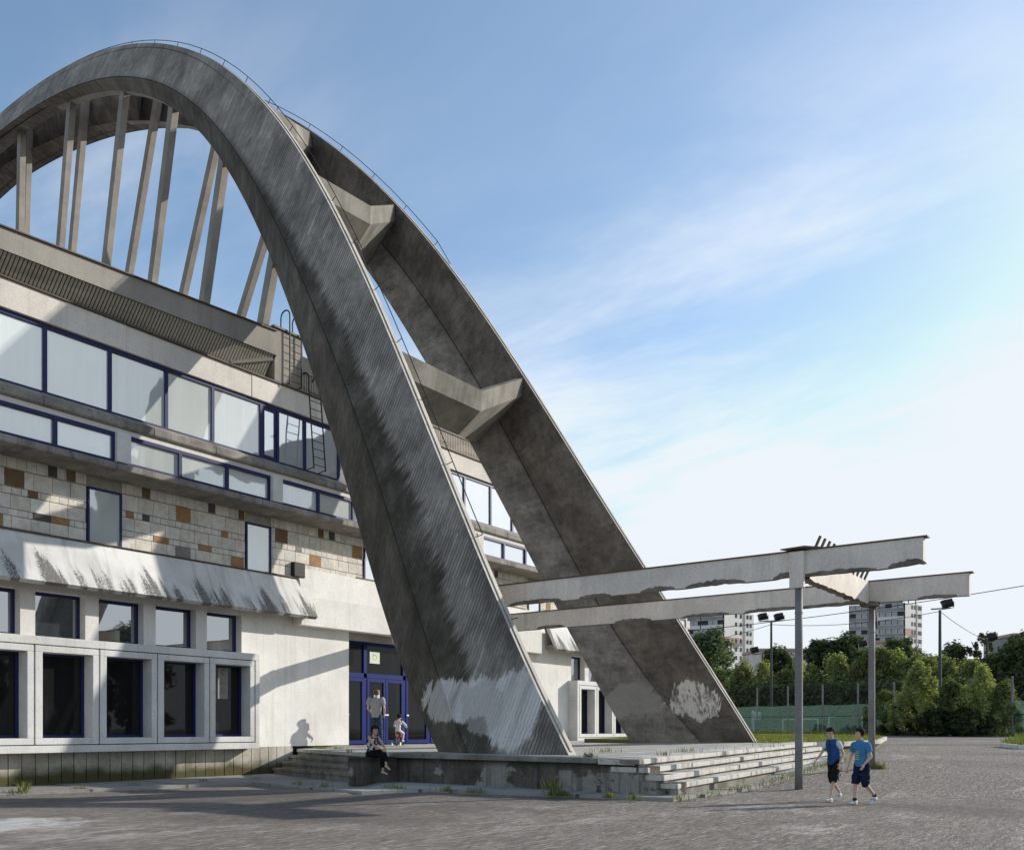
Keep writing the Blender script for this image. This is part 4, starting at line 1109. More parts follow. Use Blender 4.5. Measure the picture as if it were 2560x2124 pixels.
TREES = [
 (-33.1, 74.8, 9.0, 3.6, 'grey', 'tall grey-green rounded tree in front of the left tower block', None),
 (-36.2, 78.9, 8.4, 3.0, 'grey', 'grey-green tree half hidden behind the foot of the farther arch', None),
 (-28.4, 66.1, 5.1, 2.3, 'light', 'bright feathery tree just right of the tall grey-green tree', ROWG),
 (-27.0, 67.9, 5.6, 2.3, 'light', 'bright plumed tree below the left tower block', ROWG),
 (-25.5, 68.0, 5.6, 2.2, 'light', 'bright plumed tree behind the single-lamp floodlight pole', ROWG),
 (-23.9, 67.9, 4.9, 2.0, 'mid', 'lower mid-green tree behind the two-lamp floodlight pole', ROWG),
 (-22.9, 68.4, 6.0, 1.5, 'light', 'slim pale plume of a tree just left of the front pergola post', ROWG),
 (-21.6, 68.2, 5.0, 2.0, 'mid', 'low mid-green tree just right of the front pergola post', ROWG),
 (-20.2, 69.2, 6.0, 2.5, 'light', 'bright broad tree halfway between the two pergola posts', ROWG),
 (-18.6, 69.1, 5.4, 2.0, 'light', 'bright tree just left of the rear pergola post', ROWG),
 (-17.6, 69.9, 6.3, 2.3, 'mid', 'mid-green tree behind the rear pergola post', ROWG),
 (-16.0, 69.8, 5.9, 2.4, 'light', 'bright tree below the right tower block', ROWG),
 (-14.5, 69.8, 5.6, 2.4, 'mid', 'mid-green tree below the right corner of the right tower block', ROWG),
 (-12.8, 69.7, 5.3, 2.2, 'mid', 'mid-green tree behind the tall single-lamp pole', ROWG),
 (-11.2, 69.6, 5.2, 2.1, 'light', 'bright tree between the tall pole and the far lamp pole', ROWG),
 (-9.7, 69.3, 5.3, 2.2, 'mid', 'mid-green tree behind the far lamp pole on the right', ROWG),
 (-8.2, 68.0, 6.2, 2.7, 'dark', 'large dark tree at the right edge of the view', ROWG),
 (-6.4, 68.9, 6.4, 2.5, 'mid', 'tree cut by the right edge of the view', ROWG),
 (-33.6, 94.0, 8.8, 3.0, 'dark', 'dark round tree standing beside the two-lamp pole', BACKG),
 (-29.4, 96.1, 9.6, 4.0, 'dark', 'dark broad tree crown right of the front pergola post', BACKG),
 (-26.6, 95.5, 9.9, 3.2, 'dark', 'dark tree crown left of the rear pergola post', BACKG),
 (-22.1, 97.7, 9.4, 3.6, 'dark', 'dark tree crown in front of the right tower block', BACKG),
 (-17.7, 98.3, 8.7, 2.7, 'dark', 'small dark tree crown behind the tall single-lamp pole', BACKG),
 (-14.4, 98.3, 9.5, 2.7, 'thin', 'sparse dark tree with open twigs by the far lamp', BACKG),
 (-10.8, 96.9, 9.2, 3.4, 'dark', 'dark tree crown behind the far right trees', BACKG),
 (24, 36, 8.0, 3.0, 'dark', 'big dark tree across the forecourt, seen only as a reflection in the windows', None),
 (27, 43, 9.2, 3.6, 'dark', 'tallest dark tree across the forecourt, outside the frame', None),
 (22, 29, 5.6, 2.6, 'mid', 'mid-green tree across the forecourt, outside the frame', None),
 (31, 33, 7.6, 3.4, 'dark', 'spreading dark tree across the forecourt, outside the frame', None),
]
for x, y, h, r, k, lb, gr in TREES: plant(x, y, h, r, k, lb, 'tree', gr)
BG = 'bushes growing in front of the sports ground fence'
for x, y, h, r, k, lb in [
 (-16.6, 58.0, 1.3, .8, 'dark', 'small dark shrub by the fence behind the two boys'),
 (-13.4, 55.6, 2.6, 1.3, 'mid', 'mid-green bush covering the fence right of the rear pergola post'),
 (-11.2, 53.5, 4.1, 1.7, 'light', 'tall bright bush under the tall single-lamp pole'),
 (-12.1, 53.9, 1.8, 1.4, 'dark', 'low dark bush at the foot of the tall bright bush'),
 (-9.4, 53.0, 3.1, 1.5, 'mid', 'round mid-green bush in the middle of the bush row'),
 (-8.0, 52.7, 3.8, 1.5, 'light', 'bright feathery bush, tallest of the right bushes'),
 (-7.0, 52.7, 2.9, 1.2, 'mid', 'mid-green bush nearest the right end of the fence'),
 (-9.9, 51.9, 1.5, 1.3, 'dark', 'low dark bush in front of the round bush'),
 (-8.4, 51.6, 1.3, 1.1, 'dark', 'low dark bush in front of the bright feathery bush')]:
    plant(x, y, h, r, k, lb, 'bush', BG)

# dense dark undergrowth behind the screen: uncountable
u_ = leaf_cloud('undergrowth', 77, 420, 60, 'round', .14)
vv = M(); rnd = random.Random(9)
for i in range(9000):
    t_ = rnd.random(); x = -31 + 27 * t_ + rnd.uniform(-1, 1); y = 66.2 - .0 * t_ + rnd.uniform(-.6, .9); z = zg(66) + rnd.random() ** .8 * 3.6
    p = Vector((x, y, z)); n_ = Vector((rnd.uniform(-1, 1), rnd.uniform(-1, .2), rnd.uniform(-.2, 1))).normalized(); a = n_.orthogonal().normalized(); b = n_.cross(a); L = rnd.uniform(.12, .26)
    vv.face([p - a * L, p + b * L * .5, p + a * L, p - b * L * .5])
tag(vv.build('undergrowth', MAT['leaf_dark']), 'dark undergrowth filling the gap below the tree row', 'undergrowth', kind='stuff')
bpy.data.meshes.remove(u_)

def blades(name, label, pts, hmin, hmax, wd, mat, kind='stuff', cat='grass'):
    m = M(); r_ = random.Random(len(pts))
    for x, y, z in pts:
        a = r_.uniform(0, pi * 2); h = r_.uniform(hmin, hmax); lx, ly = r_.gauss(0, .35) * h, r_.gauss(0, .35) * h; dx, dy = cos(a) * wd, sin(a) * wd
        m.face([(x - dx, y - dy, z - .01), (x + dx, y + dy, z - .01), (x + lx * .5 + dx * .7, y + ly * .5 + dy * .7, z + h * .6), (x + lx, y + ly, z + h), (x + lx * .5 - dx * .7, y + ly * .5 - dy * .7, z + h * .6)])
    return tag(m.build(name, MAT[mat]), label, cat, kind=kind)
# grass bank behind the terrace and the grass island on the right
FG[0] = True
m = M(); P1 = [(-15.2, 33.4), (-11.2, 31.6), (-9.6, 33.2), (-9.3, 37), (-10.5, 43.0), (-17, 50), (-22, 50), (-22, 36)]
zb1 = lambda x, y: .98 + (y - 33) * .012
m.prism(P1, 0, zb1); tag(m.build('grass_bank', MAT['soil']), kind='structure')
m = M()
for a, b in zip([(-11.2, 31.55), (-9.52, 33.2), (-9.22, 37), (-10.42, 43.0)], [(-9.52, 33.2), (-9.22, 37), (-10.42, 43.0), (-17, 50.1)]):
    m.bar((a[0], a[1], zb1(*a) - .06), (b[0], b[1], zb1(*b) - .06), .12, .16)
tag(m.build('kerb', MAT['step']), 'pale kerb edging the grass bank behind the terrace', 'kerb')
m = M(); P2 = [(-5.4, 40.2), (-4.6, 38.9), (-2.6, 38.2), (6, 38.5), (6, 50), (-3.6, 50.5), (-5.2, 47)]
zb2 = lambda x, y: zg0(y) + .10
m.prism(P2, 0, zb2); tag(m.build('grass_island', MAT['soil']), kind='structure')
m = M()
for a, b in zip([(-5.48, 40.4), (-4.62, 38.8), (-2.6, 38.1)], [(-4.68, 38.85), (-2.66, 38.12), (6, 38.4)]):
    m.bar((a[0], a[1], zb2(*a) - .04), (b[0], b[1], zb2(*b) - .04), .13, .18)
tag(m.build('kerb', MAT['white_paint']), 'pale kerb around the grass island at the right edge', 'kerb')
r_ = random.Random(3)
def inpoly(x, y, P):
    c = False
    for i in range(len(P)):
        (x1, y1), (x2, y2) = P[i], P[i - 1]
        if (y1 > y) != (y2 > y) and x < (x2 - x1) * (y - y1) / (y2 - y1) + x1: c = not c
    return c
gp = []
while len(gp) < 9000:
    x, y = r_.uniform(-20, -9), r_.uniform(31.5, 46)
    if inpoly(x, y, P1): gp.append((x, y, zb1(x, y)))
blades('grass', 'short sunlit grass on the bank behind the terrace', gp, .05, .16, .012, 'grass')
gp = []
while len(gp) < 6000:
    x, y = r_.uniform(-5.5, 1), r_.uniform(38, 50)
    if inpoly(x, y, P2): gp.append((x, y, zb2(x, y)))
blades('grass', 'long grass on the island at the right edge', gp, .10, .38, .016, 'grass')
FG[0] = False
gp = []
for i in range(3500):
    t_ = r_.random(); x = -22.5 + 19 * t_; y = 57.6 - 6.3 * t_ + r_.uniform(-1.0, .2); gp.append((x, y, zg(y)))
blades('grass', 'rough dry grass along the foot of the fence', gp, .08, .3, .02, 'grass')
# weeds in the pavement joints
wp = []
for cx_, cy_, n_, s_ in [(-20.2, 9.6, 60, .35), (-20.3, 8.9, 50, .3), (-21.9, 11.2, 40, .12), (-20.2, 11.0, 40, .3), (-20.25, 12.4, 30, .3), (-20.25, 14.3, 40, .25), (-20.0, 15.8, 40, .25), (-17.8, 15.4, 30, .3), (-16.7, 15.2, 30, .3), (-15.1, 15.9, 40, .3), (-14.5, 15.5, 40, .25), (-13.2, 15.65, 50, .3), (-12.4, 15.75, 60, .3), (-10.4, 16.05, 60, .2), (-10.3, 16.1, 60, .15), (-9.3, 16.2, 60, .15), (-8.7, 16.2, 50, .2), (-8.0, 16.9, 40, .2), (-8.0, 18.4, 40, .3), (-8.05, 20, 60, .5), (-8.1, 22, 90, .8), (-8.2, 24, 110, .9), (-8.25, 26, 110, .9), (-8.3, 28, 110, .9), (-6.7, 27.0, 130, .22), (-21.4, 19.4, 120, .4), (-20.3, 19.0, 40, .2), (-10.3, 17.5, 70, .3), (-11.0, 18.2, 60, .2), (-9.6, 19.5, 60, .3), (-10.3, 22, 40, .5), (-12.2, 21.0, 60, .6), (-9.4, 27, 60, 1.2), (-9.0, 24, 60, 1.2), (-18.6, 17.9, 30, .15)]:
    for i in range(int(n_ * 1.0)):
        x, y = r_.gauss(cx_, .10 if abs(cx_ + 8.2) < .4 else s_ * .45), r_.gauss(cy_, s_ if abs(cx_ + 8.2) < .4 else s_ * .3)
        if cx_ < -19.5:
            z = .085 if y < 17 else .86
            wp.append((x, y, z)); continue
        z = zg0(y)
        if x > -22 and y > 17.7 and x < -9.6: z = zpl(x, y)
        elif x < -8.05 and y < 18.5: z = .06
        elif x < -8.0: z = zg0(y) + .06
        wp.append(fgp((x, y, z)))
blades('weeds', 'tufts of green weeds in the pavement and step joints', wp, .03, .11, .007, 'grass', cat='weeds')
def tuft(x, y, z, label, h=.4):
    x, y, z = (x, y, z) if x < -19 else fgp((x, y, z))
    pts_ = [(r_.gauss(x, .06), r_.gauss(y, .06), z) for i in range(45)]; blades('weed_tuft', label, pts_, h * .35, h * .8, .010, 'grass', kind=None, cat='weed')
tuft(-10.55, 16.0, .05, 'tall pale grass tuft at the slab edge below the retaining wall', .45)
tuft(-20.2, 9.75, .06, 'broad green weed at the pavement edge far left', .4)
tuft(-6.75, 27.1, .34, 'green weed at the foot of the rear pergola post', .25)

# ------------------------------------------------------------------ fence, screen, poles, wires
POSTS = [(-24.45, 58.25), (-22.03, 57.78), (-19.75, 57.09), (-17.37, 56.47), (-15.08, 55.79), (-12.85, 54.93), (-10.61, 54.09), (-8.49, 53.15), (-6.52, 52.11), (-4.54, 51.33)]
PP = [(-34.1, 60.9), (-31.7, 60.3), (-29.3, 59.65), (-26.9, 58.95)] + POSTS
fe = thing('mesh_fence', 'tall wire mesh fence with dark posts and a green screen along the sports ground', 'fence', (-15, 56, 1.1))
for x, y in PP:
    m = M(); m.tube([(x, y, zg(y) - .1), (x, y, zg(y) + 3.05)], .055, 8); m.build('post', MAT['grey_metal'], fe)
def screen_mat(name, col, fac, scale=None):
    t = NT(name); p = t.pos()
    d = t.n('ShaderNodeBsdfDiffuse', ins={'Color': t.mix(t.noise(p, .8, 4), tuple(x * .8 for x in col), tuple(x * 1.15 for x in col))}).outputs[0]
    tl = t.n('ShaderNodeBsdfTranslucent', ins={'Color': tuple(col) + (1,)}).outputs[0]
    mx = t.n('ShaderNodeMixShader', ins={0: .4, 1: d, 2: tl}).outputs[0]
    tr = t.n('ShaderNodeBsdfTransparent').outputs[0]
    t.t.links.new(t.n('ShaderNodeMixShader', ins={0: fac, 1: tr, 2: mx}).outputs[0], t.out.inputs[0]); return t.m
MAT['screen'] = screen_mat('green_screen', (.12, .205, .165), .56)
MAT['wire_mesh'] = screen_mat('wire_mesh', (.03, .03, .03), .10)
m = M(); w2 = M(); rl = M(); random.seed(6)
for (x0, y0), (x1, y1) in zip(PP, PP[1:]):
    for k in range(6):
        a, b = k / 6, (k + 1) / 6
        f = lambda t_: (x0 + (x1 - x0) * t_, y0 + (y1 - y0) * t_)
        pa, pb = f(a), f(b); sa = -.05 * sin(pi * a) + .02 * mn.noise(Vector((pa[0] * 2, 0, 0))); sb = -.05 * sin(pi * b) + .02 * mn.noise(Vector((pb[0] * 2, 0, 0)))
        m.face([(pa[0], pa[1] + .03, zg(pa[1]) + .08), (pb[0], pb[1] + .03, zg(pb[1]) + .08), (pb[0], pb[1] + .03, zg(pb[1]) + 1.83 + sb), (pa[0], pa[1] + .03, zg(pa[1]) + 1.83 + sa)])
    w2.face([(x0, y0, zg(y0) + .05), (x1, y1, zg(y1) + .05), (x1, y1, zg(y1) + 3.0), (x0, y0, zg(y0) + 3.0)])
    for zz_ in (.06, 1.12, 2.2): rl.tube([(x0, y0, zg(y0) + zz_), (x1, y1, zg(y1) + zz_)], .018 if zz_ < 2 else .008, 5)
m.build('green_screen', MAT['screen'], fe); w2.build('wire_mesh', MAT['wire_mesh'], fe); rl.build('rail', MAT['iron'], fe)

MAT['pole'] = plain('dark_green_pole', (.055, .065, .06), .6, .3, .2)
MAT['lamp_glass'] = plain('lamp_glass', (.55, .55, .52), .3)
RX, RY = CT, ST   # screen-right direction on the ground
def floodlight(x, y, ztop, lamps, label, arm):
    zb = zg(y); t = thing('floodlight_pole', label, 'floodlight', (x, y, zb), 'floodlight poles of the sports ground')
    m = M(); m.tube([(x, y, zb - .1), (x, y, (zb + ztop) / 2), (x, y, ztop)], [.11, .095, .075], 8); m.build('pole', MAT['pole'], t)
    m = M(); m.bar((x + RX * arm[0], y + RY * arm[0], ztop + .05), (x + RX * arm[1], y + RY * arm[1], ztop + .12), .07, .07); m.build('crossarm', MAT['pole'], t)
    for s_ in lamps:
        c = Vector((x + RX * s_, y + RY * s_, ztop + .42)); fw = Vector((RX * (1 if s_ > 0 else -1) * .3 + ST * .9, RY * (1 if s_ > 0 else -1) * .3 - CT * .9, -.35)).normalized() if False else Vector((-ST, CT, -.5)).normalized()
        ri = Vector((RX, RY, .18)).normalized(); up = ri.cross(fw).normalized(); fw = up.cross(ri)
        v = []
        for k, (sw, sh) in ((-.16, (.24, .15)), (.12, (.34, .24))):
            for a, b in ((-1, -1), (1, -1), (1, 1), (-1, 1)): v.append(c + fw * k + ri * sw * a + up * sh * b)
        m = M(); m.raw(v, [(0, 1, 2, 3), (4, 7, 6, 5), (0, 4, 5, 1), (1, 5, 6, 2), (2, 6, 7, 3), (3, 7, 4, 0)]); l = m.build('lamp', MAT['iron'], t)
        m = M(); m.face([c + fw * .124 + ri * .31 * a + up * .21 * b for a, b in ((-1, -1), (-1, 1), (1, 1), (1, -1))]); m.build('lamp_glass', MAT['lamp_glass'], l)
        m = M(); q = c - Vector((0, 0, .34)); m.tube([c + ri * .36, q + ri * .34 , q - ri * .34, c - ri * .36], .022, 5); m.build('bracket', MAT['lamp_glass'], l)
floodlight(-22.1, 60.57, 8.75, (-.55, .55), 'tall floodlight pole with two lamps left of the front pergola post', (-.8, .8))
floodlight(-26.23, 69.93, 7.35, (-.6,), 'shorter floodlight pole with one lamp beside the tall two-lamp pole', (-.8, .7))
floodlight(-10.72, 56.48, 8.27, (.45,), 'tall floodlight pole with one lamp on the right, rising above the bushes', (-.5, .6))
floodlight(-10.18, 69.23, 7.35, (.35,), 'far floodlight pole with one lamp among the right trees', (-.5, .5))
floodlight(-19.38, 74.9, 7.85, (-.5,), 'floodlight pole mostly hidden behind the rear pergola post', (-.7, .4))
def wire(a, b, sag, label, r=.018):
    a = Vector(a); b = Vector(b); pts_ = [a.lerp(b, i / 24) - Vector((0, 0, sag * 4 * (i / 24) * (1 - i / 24))) for i in range(25)]
    m = M(); m.tube(pts_, r, 5); tag(m.build('overhead_cable', MAT['iron']), label, 'cable', 'overhead cables beyond the forecourt')
def P3(xs_, ys_, Y):
    X = (xs_ - 1280) / 2270 * Y; x, y = cam2w(X, Y); return (x, y, 1.45 + (1822 - ys_) / 2270 * Y)
wire((-33.79, 59.01, 8.28), (9.94, 66.84, 13.0), .9, 'long overhead cable crossing the whole background to the right edge', .025)
wire((-22.1, 60.57, 8.6), (-10.72, 56.48, 8.2), .35, 'thin cable between the two-lamp pole and the tall single-lamp pole')
wire((-10.72, 56.48, 8.2), (-10.18, 69.23, 7.5), .15, 'cable dropping from the tall single-lamp pole to the far lamp pole')
wire((-33.0, 63.0, 7.6), (-22.1, 60.57, 8.6), .3, 'thin cable from behind the arch to the two-lamp pole')
wire((-13.2, 85.4, 9.3), (-10.18, 69.23, 7.2), .3, 'faint cable running back from the far lamp pole', .012)

# small things behind the screen
def goal(a, b, h, label):
    zb = zg(62); t = thing('goal_frame', label, 'goal', ((a[0] + b[0]) / 2, (a[1] + b[1]) / 2, zb), 'small white goals behind the screen'); r_ = .05
    for q, w_ in ((a, 0), (b, 1)): m = M(); m.tube([(q[0], q[1], zb), (q[0], q[1], zb + h)], r_, 6); m.build('upright', MAT['white_paint'], t)
    m = M(); m.tube([(a[0], a[1], zb + h), (b[0], b[1], zb + h)], r_, 6); m.build('crossbar', MAT['white_paint'], t)
goal((-21.6, 61.4), (-18.7, 59.8), .95, 'left white goal frame behind the green screen')
goal((-18.2, 60.5), (-15.6, 58.6), 1.1, 'right white goal frame behind the green screen')
pa = thing('folded_parasol', 'folded white and red parasol above the green screen beside the rear post', 'parasol', (-18.12, 68.4, 1.15))
m = M(); m.tube([(-18.12, 68.4, 1.1), (-18.12, 68.4, 3.95)], .03, 6); m.build('pole', MAT['white_paint'], pa)
m = M(); m.tube([(-18.12, 68.4, 2.3), (-18.12, 68.4, 2.7), (-18.12, 68.4, 3.5), (-18.12, 68.4, 3.95)], [.42, .36, .22, .03], 8); m.build('canopy', plain('parasol_cloth', (.72, .68, .66), .8), pa)
m = M(); m.bar((-17.9, 68.0, 2.5), (-18.0, 68.15, 3.6), .1, .05); m.build('red_panel', plain('red_cloth', (.45, .08, .06), .8), pa)
m = M(); m.bar((-23.47, 60.81, 1.0), (-23.47, 60.81, 2.75), .28, .12); tag(m.build('marker_board', plain('pale_board', (.62, .66, .68), .7)), 'narrow pale upright board standing behind the fence by the arch foot', 'board')

# parked car mostly hidden by the arch foot
def parked_car():
    t = thing('parked_car', 'white parked car whose tail with red lamp shows beside the arch foot', 'car', (-27.2, 61.2, zg(61)))
    c = Vector((-27.0, 61.35, zg(61))); ax = Vector((RX, RY, 0)); sd_ = Vector((-RY, RX, 0)); up = Vector((0, 0, 1))
    L = 2.1
    prof = [(-2.1, .3), (-2.1, .75), (-1.35, .9), (-.7, 1.42), (.9, 1.45), (1.75, .98), (2.08, .9), (2.1, .35)]
    m = M(); n_ = len(prof); vs = []
    for s_ in (-.84, .84):
        for x, z in prof: vs.append(c + ax * x + sd_ * (s_ * (1 if z < 1 else .82)) + up * z)
    m.raw(vs, [tuple(range(n_)), tuple(range(2 * n_ - 1, n_ - 1, -1))] + [(i, n_ + i, n_ + (i + 1) % n_, (i + 1) % n_) for i in range(n_)])
    m.build('body', plain('white_car_paint', (.7, .7, .7), .25, .5), t, bevel=.06)
    for s_ in (-1, 1):
        m = M(); q = [(-1.2, .95), (-.65, 1.36), (.85, 1.38), (1.5, .98)]; m.face([c + ax * x + sd_ * (s_ * (.85 if z < 1 else .73)) + up * z for x, z in q][::s_]); m.build('side_window', MAT['dark_pane'], t)
        m = M(); m.box(0, .05, -.1, .1, 0, .22)
        m.v = [tuple(c + ax * (2.07 + x) + sd_ * (s_ * .66 + y) + up * (.72 + z)) for x, y, z in m.v]; m.build('tail_lamp', plain('red_lamp', (.5, .02, .02), .3), t)
        for x in (-1.3, 1.3):
            m = M(); o_ = c + ax * x + up * .31; m.tube([o_ + sd_ * (s_ * .68), o_ + sd_ * (s_ * .86)], .31, 18); wv = m.build('wheel', plain('tyre', (.02, .02, .02), .8), t)
            m = M(); m.tube([o_ + sd_ * (s_ * .861), o_ + sd_ * (s_ * .875)], .19, 14); m.build('rim', MAT['grey_metal'], wv)
parked_car()

# ------------------------------------------------------------------ tower blocks and low blocks
MAT['tower_white'] = weathered('tower_plaster', (.78, .75, .70), (.68, .65, .60), .05, .2, (.3, .28, .25), bump=0)  # lightened, distance haze is put into the colour
MAT['tower_grey'] = weathered('balcony_grey', (.36, .355, .345), (.22, .22, .22), .12, .2, bump=0)  # grey raised likewise to carry the haze
MAT['tower_glass'] = pane_mat('tower_windows', (.07, .085, .10), .15)
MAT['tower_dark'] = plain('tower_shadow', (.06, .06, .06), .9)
MAT['pinkish'] = plain('pinkish_panel', (.46, .33, .27), .9)
def tower(xc, Yc, w_left, w_right, gap, htop, label, seed, side):
    # corner between the balcony face and the window face at (xc px direction, depth); faces turned about 35 degrees
    X = (xc - 1280) / 2270 * Yc; cx_, cy_ = cam2w(X, Yc); zb = 1.2
    ang = math.atan2(ST, CT)
    def dirw(a): return Vector((cos(TH + a), sin(TH + a), 0))   # angle from screen-right, ccw seen from above
    L_ = -dirw(radians(-27)); R_ = dirw(radians(38))               # away from the corner along both faces
    nl = Vector((-L_.y, L_.x, 0)); nr = Vector((R_.y, -R_.x, 0))
    cam_dir = Vector((-cx_, -cy_, 0)).normalized()
    if nl.dot(cam_dir) < 0: nl = -nl
    if nr.dot(cam_dir) < 0: nr = -nr
    t = thing('tower_block', label, 'tower block', (cx_, cy_, zb)); O = Vector((cx_, cy_, zb))
    H = htop - zb; fl = 2.8; nf = int(H / fl)
    m = M(); c = [O, O + R_ * w_right, O + R_ * w_right + L_ * w_left, O + L_ * w_left]
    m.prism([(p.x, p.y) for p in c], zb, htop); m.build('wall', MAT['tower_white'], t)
    r_ = random.Random(seed)
    def pl(base, du, n, u0, u1, z0, z1, off):
        return [base + du * u0 + n * off + Vector((0, 0, z0)), base + du * u1 + n * off + Vector((0, 0, z0)), base + du * u1 + n * off + Vector((0, 0, z1)), base + du * u0 + n * off + Vector((0, 0, z1))]
    vis0 = max(0, nf - 9)
    ncol = 4
    for f_ in range(vis0, nf):
        z0 = H - (f_ - vis0 + 1) * fl
        b = M()
        for k in range(2):
            u0 = w_left * (.02 + .49 * k); u1 = u0 + w_left * .47
            shade = r_.random()
            b.face(pl(O, L_, nl, u0, u1, z0, z0 + 1.05, .9), 0 if shade < .6 else 1)
            b.face(pl(O, L_, nl, u0, u1, z0 + 1.05, z0 + 1.12, .92), 1)
        b.face(pl(O, L_, nl, 0, w_left, z0 - .12, z0, .95), 1)
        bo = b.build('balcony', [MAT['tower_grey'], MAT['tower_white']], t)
        gm = M(); dm = M()
        ng = 9
        for k in range(ng):
            u0 = w_left * (.02 + .96 * k / ng); u1 = u0 + w_left * .96 / ng
            if r_.random() < .72:
                gm.face(pl(O, L_, nl, u0 + .12, u1 - .05, z0 + 1.12, z0 + 2.55, .88)); 
                if r_.random() < .5: dm.face(pl(O, L_, nl, u0 + .4, u0 + .55, z0 + 1.12, z0 + 2.55, .9), 1)
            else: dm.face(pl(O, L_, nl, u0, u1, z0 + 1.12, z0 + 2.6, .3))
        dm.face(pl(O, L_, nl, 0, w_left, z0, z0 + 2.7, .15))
        gm.build('glazing', MAT['tower_glass'], bo); dm.build('recess', [MAT['tower_dark'], MAT['tower_white']], bo)
        for ucol in (.36, .52, .75, .86) if True else ():
            u0 = w_right * ucol; wv = M(); wv.face(pl(O, R_, nr, u0, u0 + 1.05, z0 + .95, z0 + 2.3, .06)); wo = wv.build('window', MAT['tower_dark'], t)
            wv = M(); wv.face(pl(O, R_, nr, u0 + .1, u0 + .55, z0 + 1.05, z0 + 2.2, .09)); wv.build('pane', MAT['tower_glass'], wo)
        if f_ % 4 == (seed % 4):
            q = M(); q.face(pl(O, R_, nr, 0, w_right * .6, z0 + .2, z0 + 2.75, .03)); q.build('coloured_panel', MAT['pinkish'], t)
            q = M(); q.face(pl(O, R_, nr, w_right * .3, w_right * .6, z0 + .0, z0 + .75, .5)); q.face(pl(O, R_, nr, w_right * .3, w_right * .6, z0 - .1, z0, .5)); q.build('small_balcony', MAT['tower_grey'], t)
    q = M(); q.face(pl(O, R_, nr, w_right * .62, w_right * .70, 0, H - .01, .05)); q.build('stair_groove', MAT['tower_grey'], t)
    # roof room with slender canopy
    q = M(); a = O + L_ * w_left * .25 + R_ * w_right * .2; b2 = a + R_ * w_right * .5; 
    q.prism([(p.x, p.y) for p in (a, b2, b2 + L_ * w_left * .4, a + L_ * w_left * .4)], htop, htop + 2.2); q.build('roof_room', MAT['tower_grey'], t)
    q = M(); a = O + L_ * w_left * .1 + R_ * w_right * .1; b2 = a + R_ * w_right * .85
    q.prism([(p.x, p.y) for p in (a, b2, b2 + L_ * w_left * .7, a + L_ * w_left * .7)], htop + 2.6, htop + 3.1)
    for p in (a, b2, (a + b2) / 2): q.bar(p + Vector((0, 0, H)), p + Vector((0, 0, H + 2.7)), .3)
    q.build('roof_canopy', MAT['tower_dark'], t)
tower(1811, 300, 15.5, 15.5, .6, 40.5, 'left white tower block seen under the pergola beams beside the farther arch', 4, 0)
tower(2263, 300, 17.5, 11.0, .6, 43.3, 'right tower block with grey glazed balconies under the rear pergola beam', 9, 0)
def low_block(a, b, depth, z0, z1, label, mat, n):
    t = thing('low_block', label, 'building', (a[0], a[1], 1.2)); d = (Vector(b) - Vector(a)).normalized(); pn = Vector((-d.y, d.x))
    m = M(); m.prism([tuple(a), tuple(b), tuple(Vector(b) + pn * depth), tuple(Vector(a) + pn * depth)], 0, z1); m.build('wall', mat, t)
    m = M(); q = [tuple(Vector(a) - d * .4 - pn * .5), tuple(Vector(b) + d * .4 - pn * .5), tuple(Vector(b) + d * .4 + pn * depth), tuple(Vector(a) - d * .4 + pn * depth)]; m.prism(q, z1 + .01, z1 + .45); m.build('roof', MAT['pinkish'], t)
    L = (Vector(b) - Vector(a)).length
    for i in range(n):
        u = L * (i + .4) / n; p = Vector(a) + d * u - pn * .04; e = p + d * (L / n * .35)
        m = M(); m.face([(p.x, p.y, z1 - 2.6), (e.x, e.y, z1 - 2.6), (e.x, e.y, z1 - 1.2), (p.x, p.y, z1 - 1.2)]); m.build('window', MAT['tower_glass'], t)
low_block((-58.8, 155.0), (-48.0, 163.0), 10, 0, 15.2, 'long low pinkish block behind the trees left of the front post', MAT['cream'], 6)
low_block((-47.5, 163.5), (-41.0, 168.0), 10, 0, 16.6, 'low pinkish block behind the trees between the posts', MAT['cream'], 4)
low_block((-21.0, 169.8), (-10, 177.5), 10, 0, 16.8, 'low violet-grey block behind the trees at the right edge', MAT['tower_grey'], 5)
low_block((-33.0, 172.0), (-22.5, 178.0), 10, 0, 13.2, 'low pale block seen between tree crowns on the right', MAT['cream'], 5)

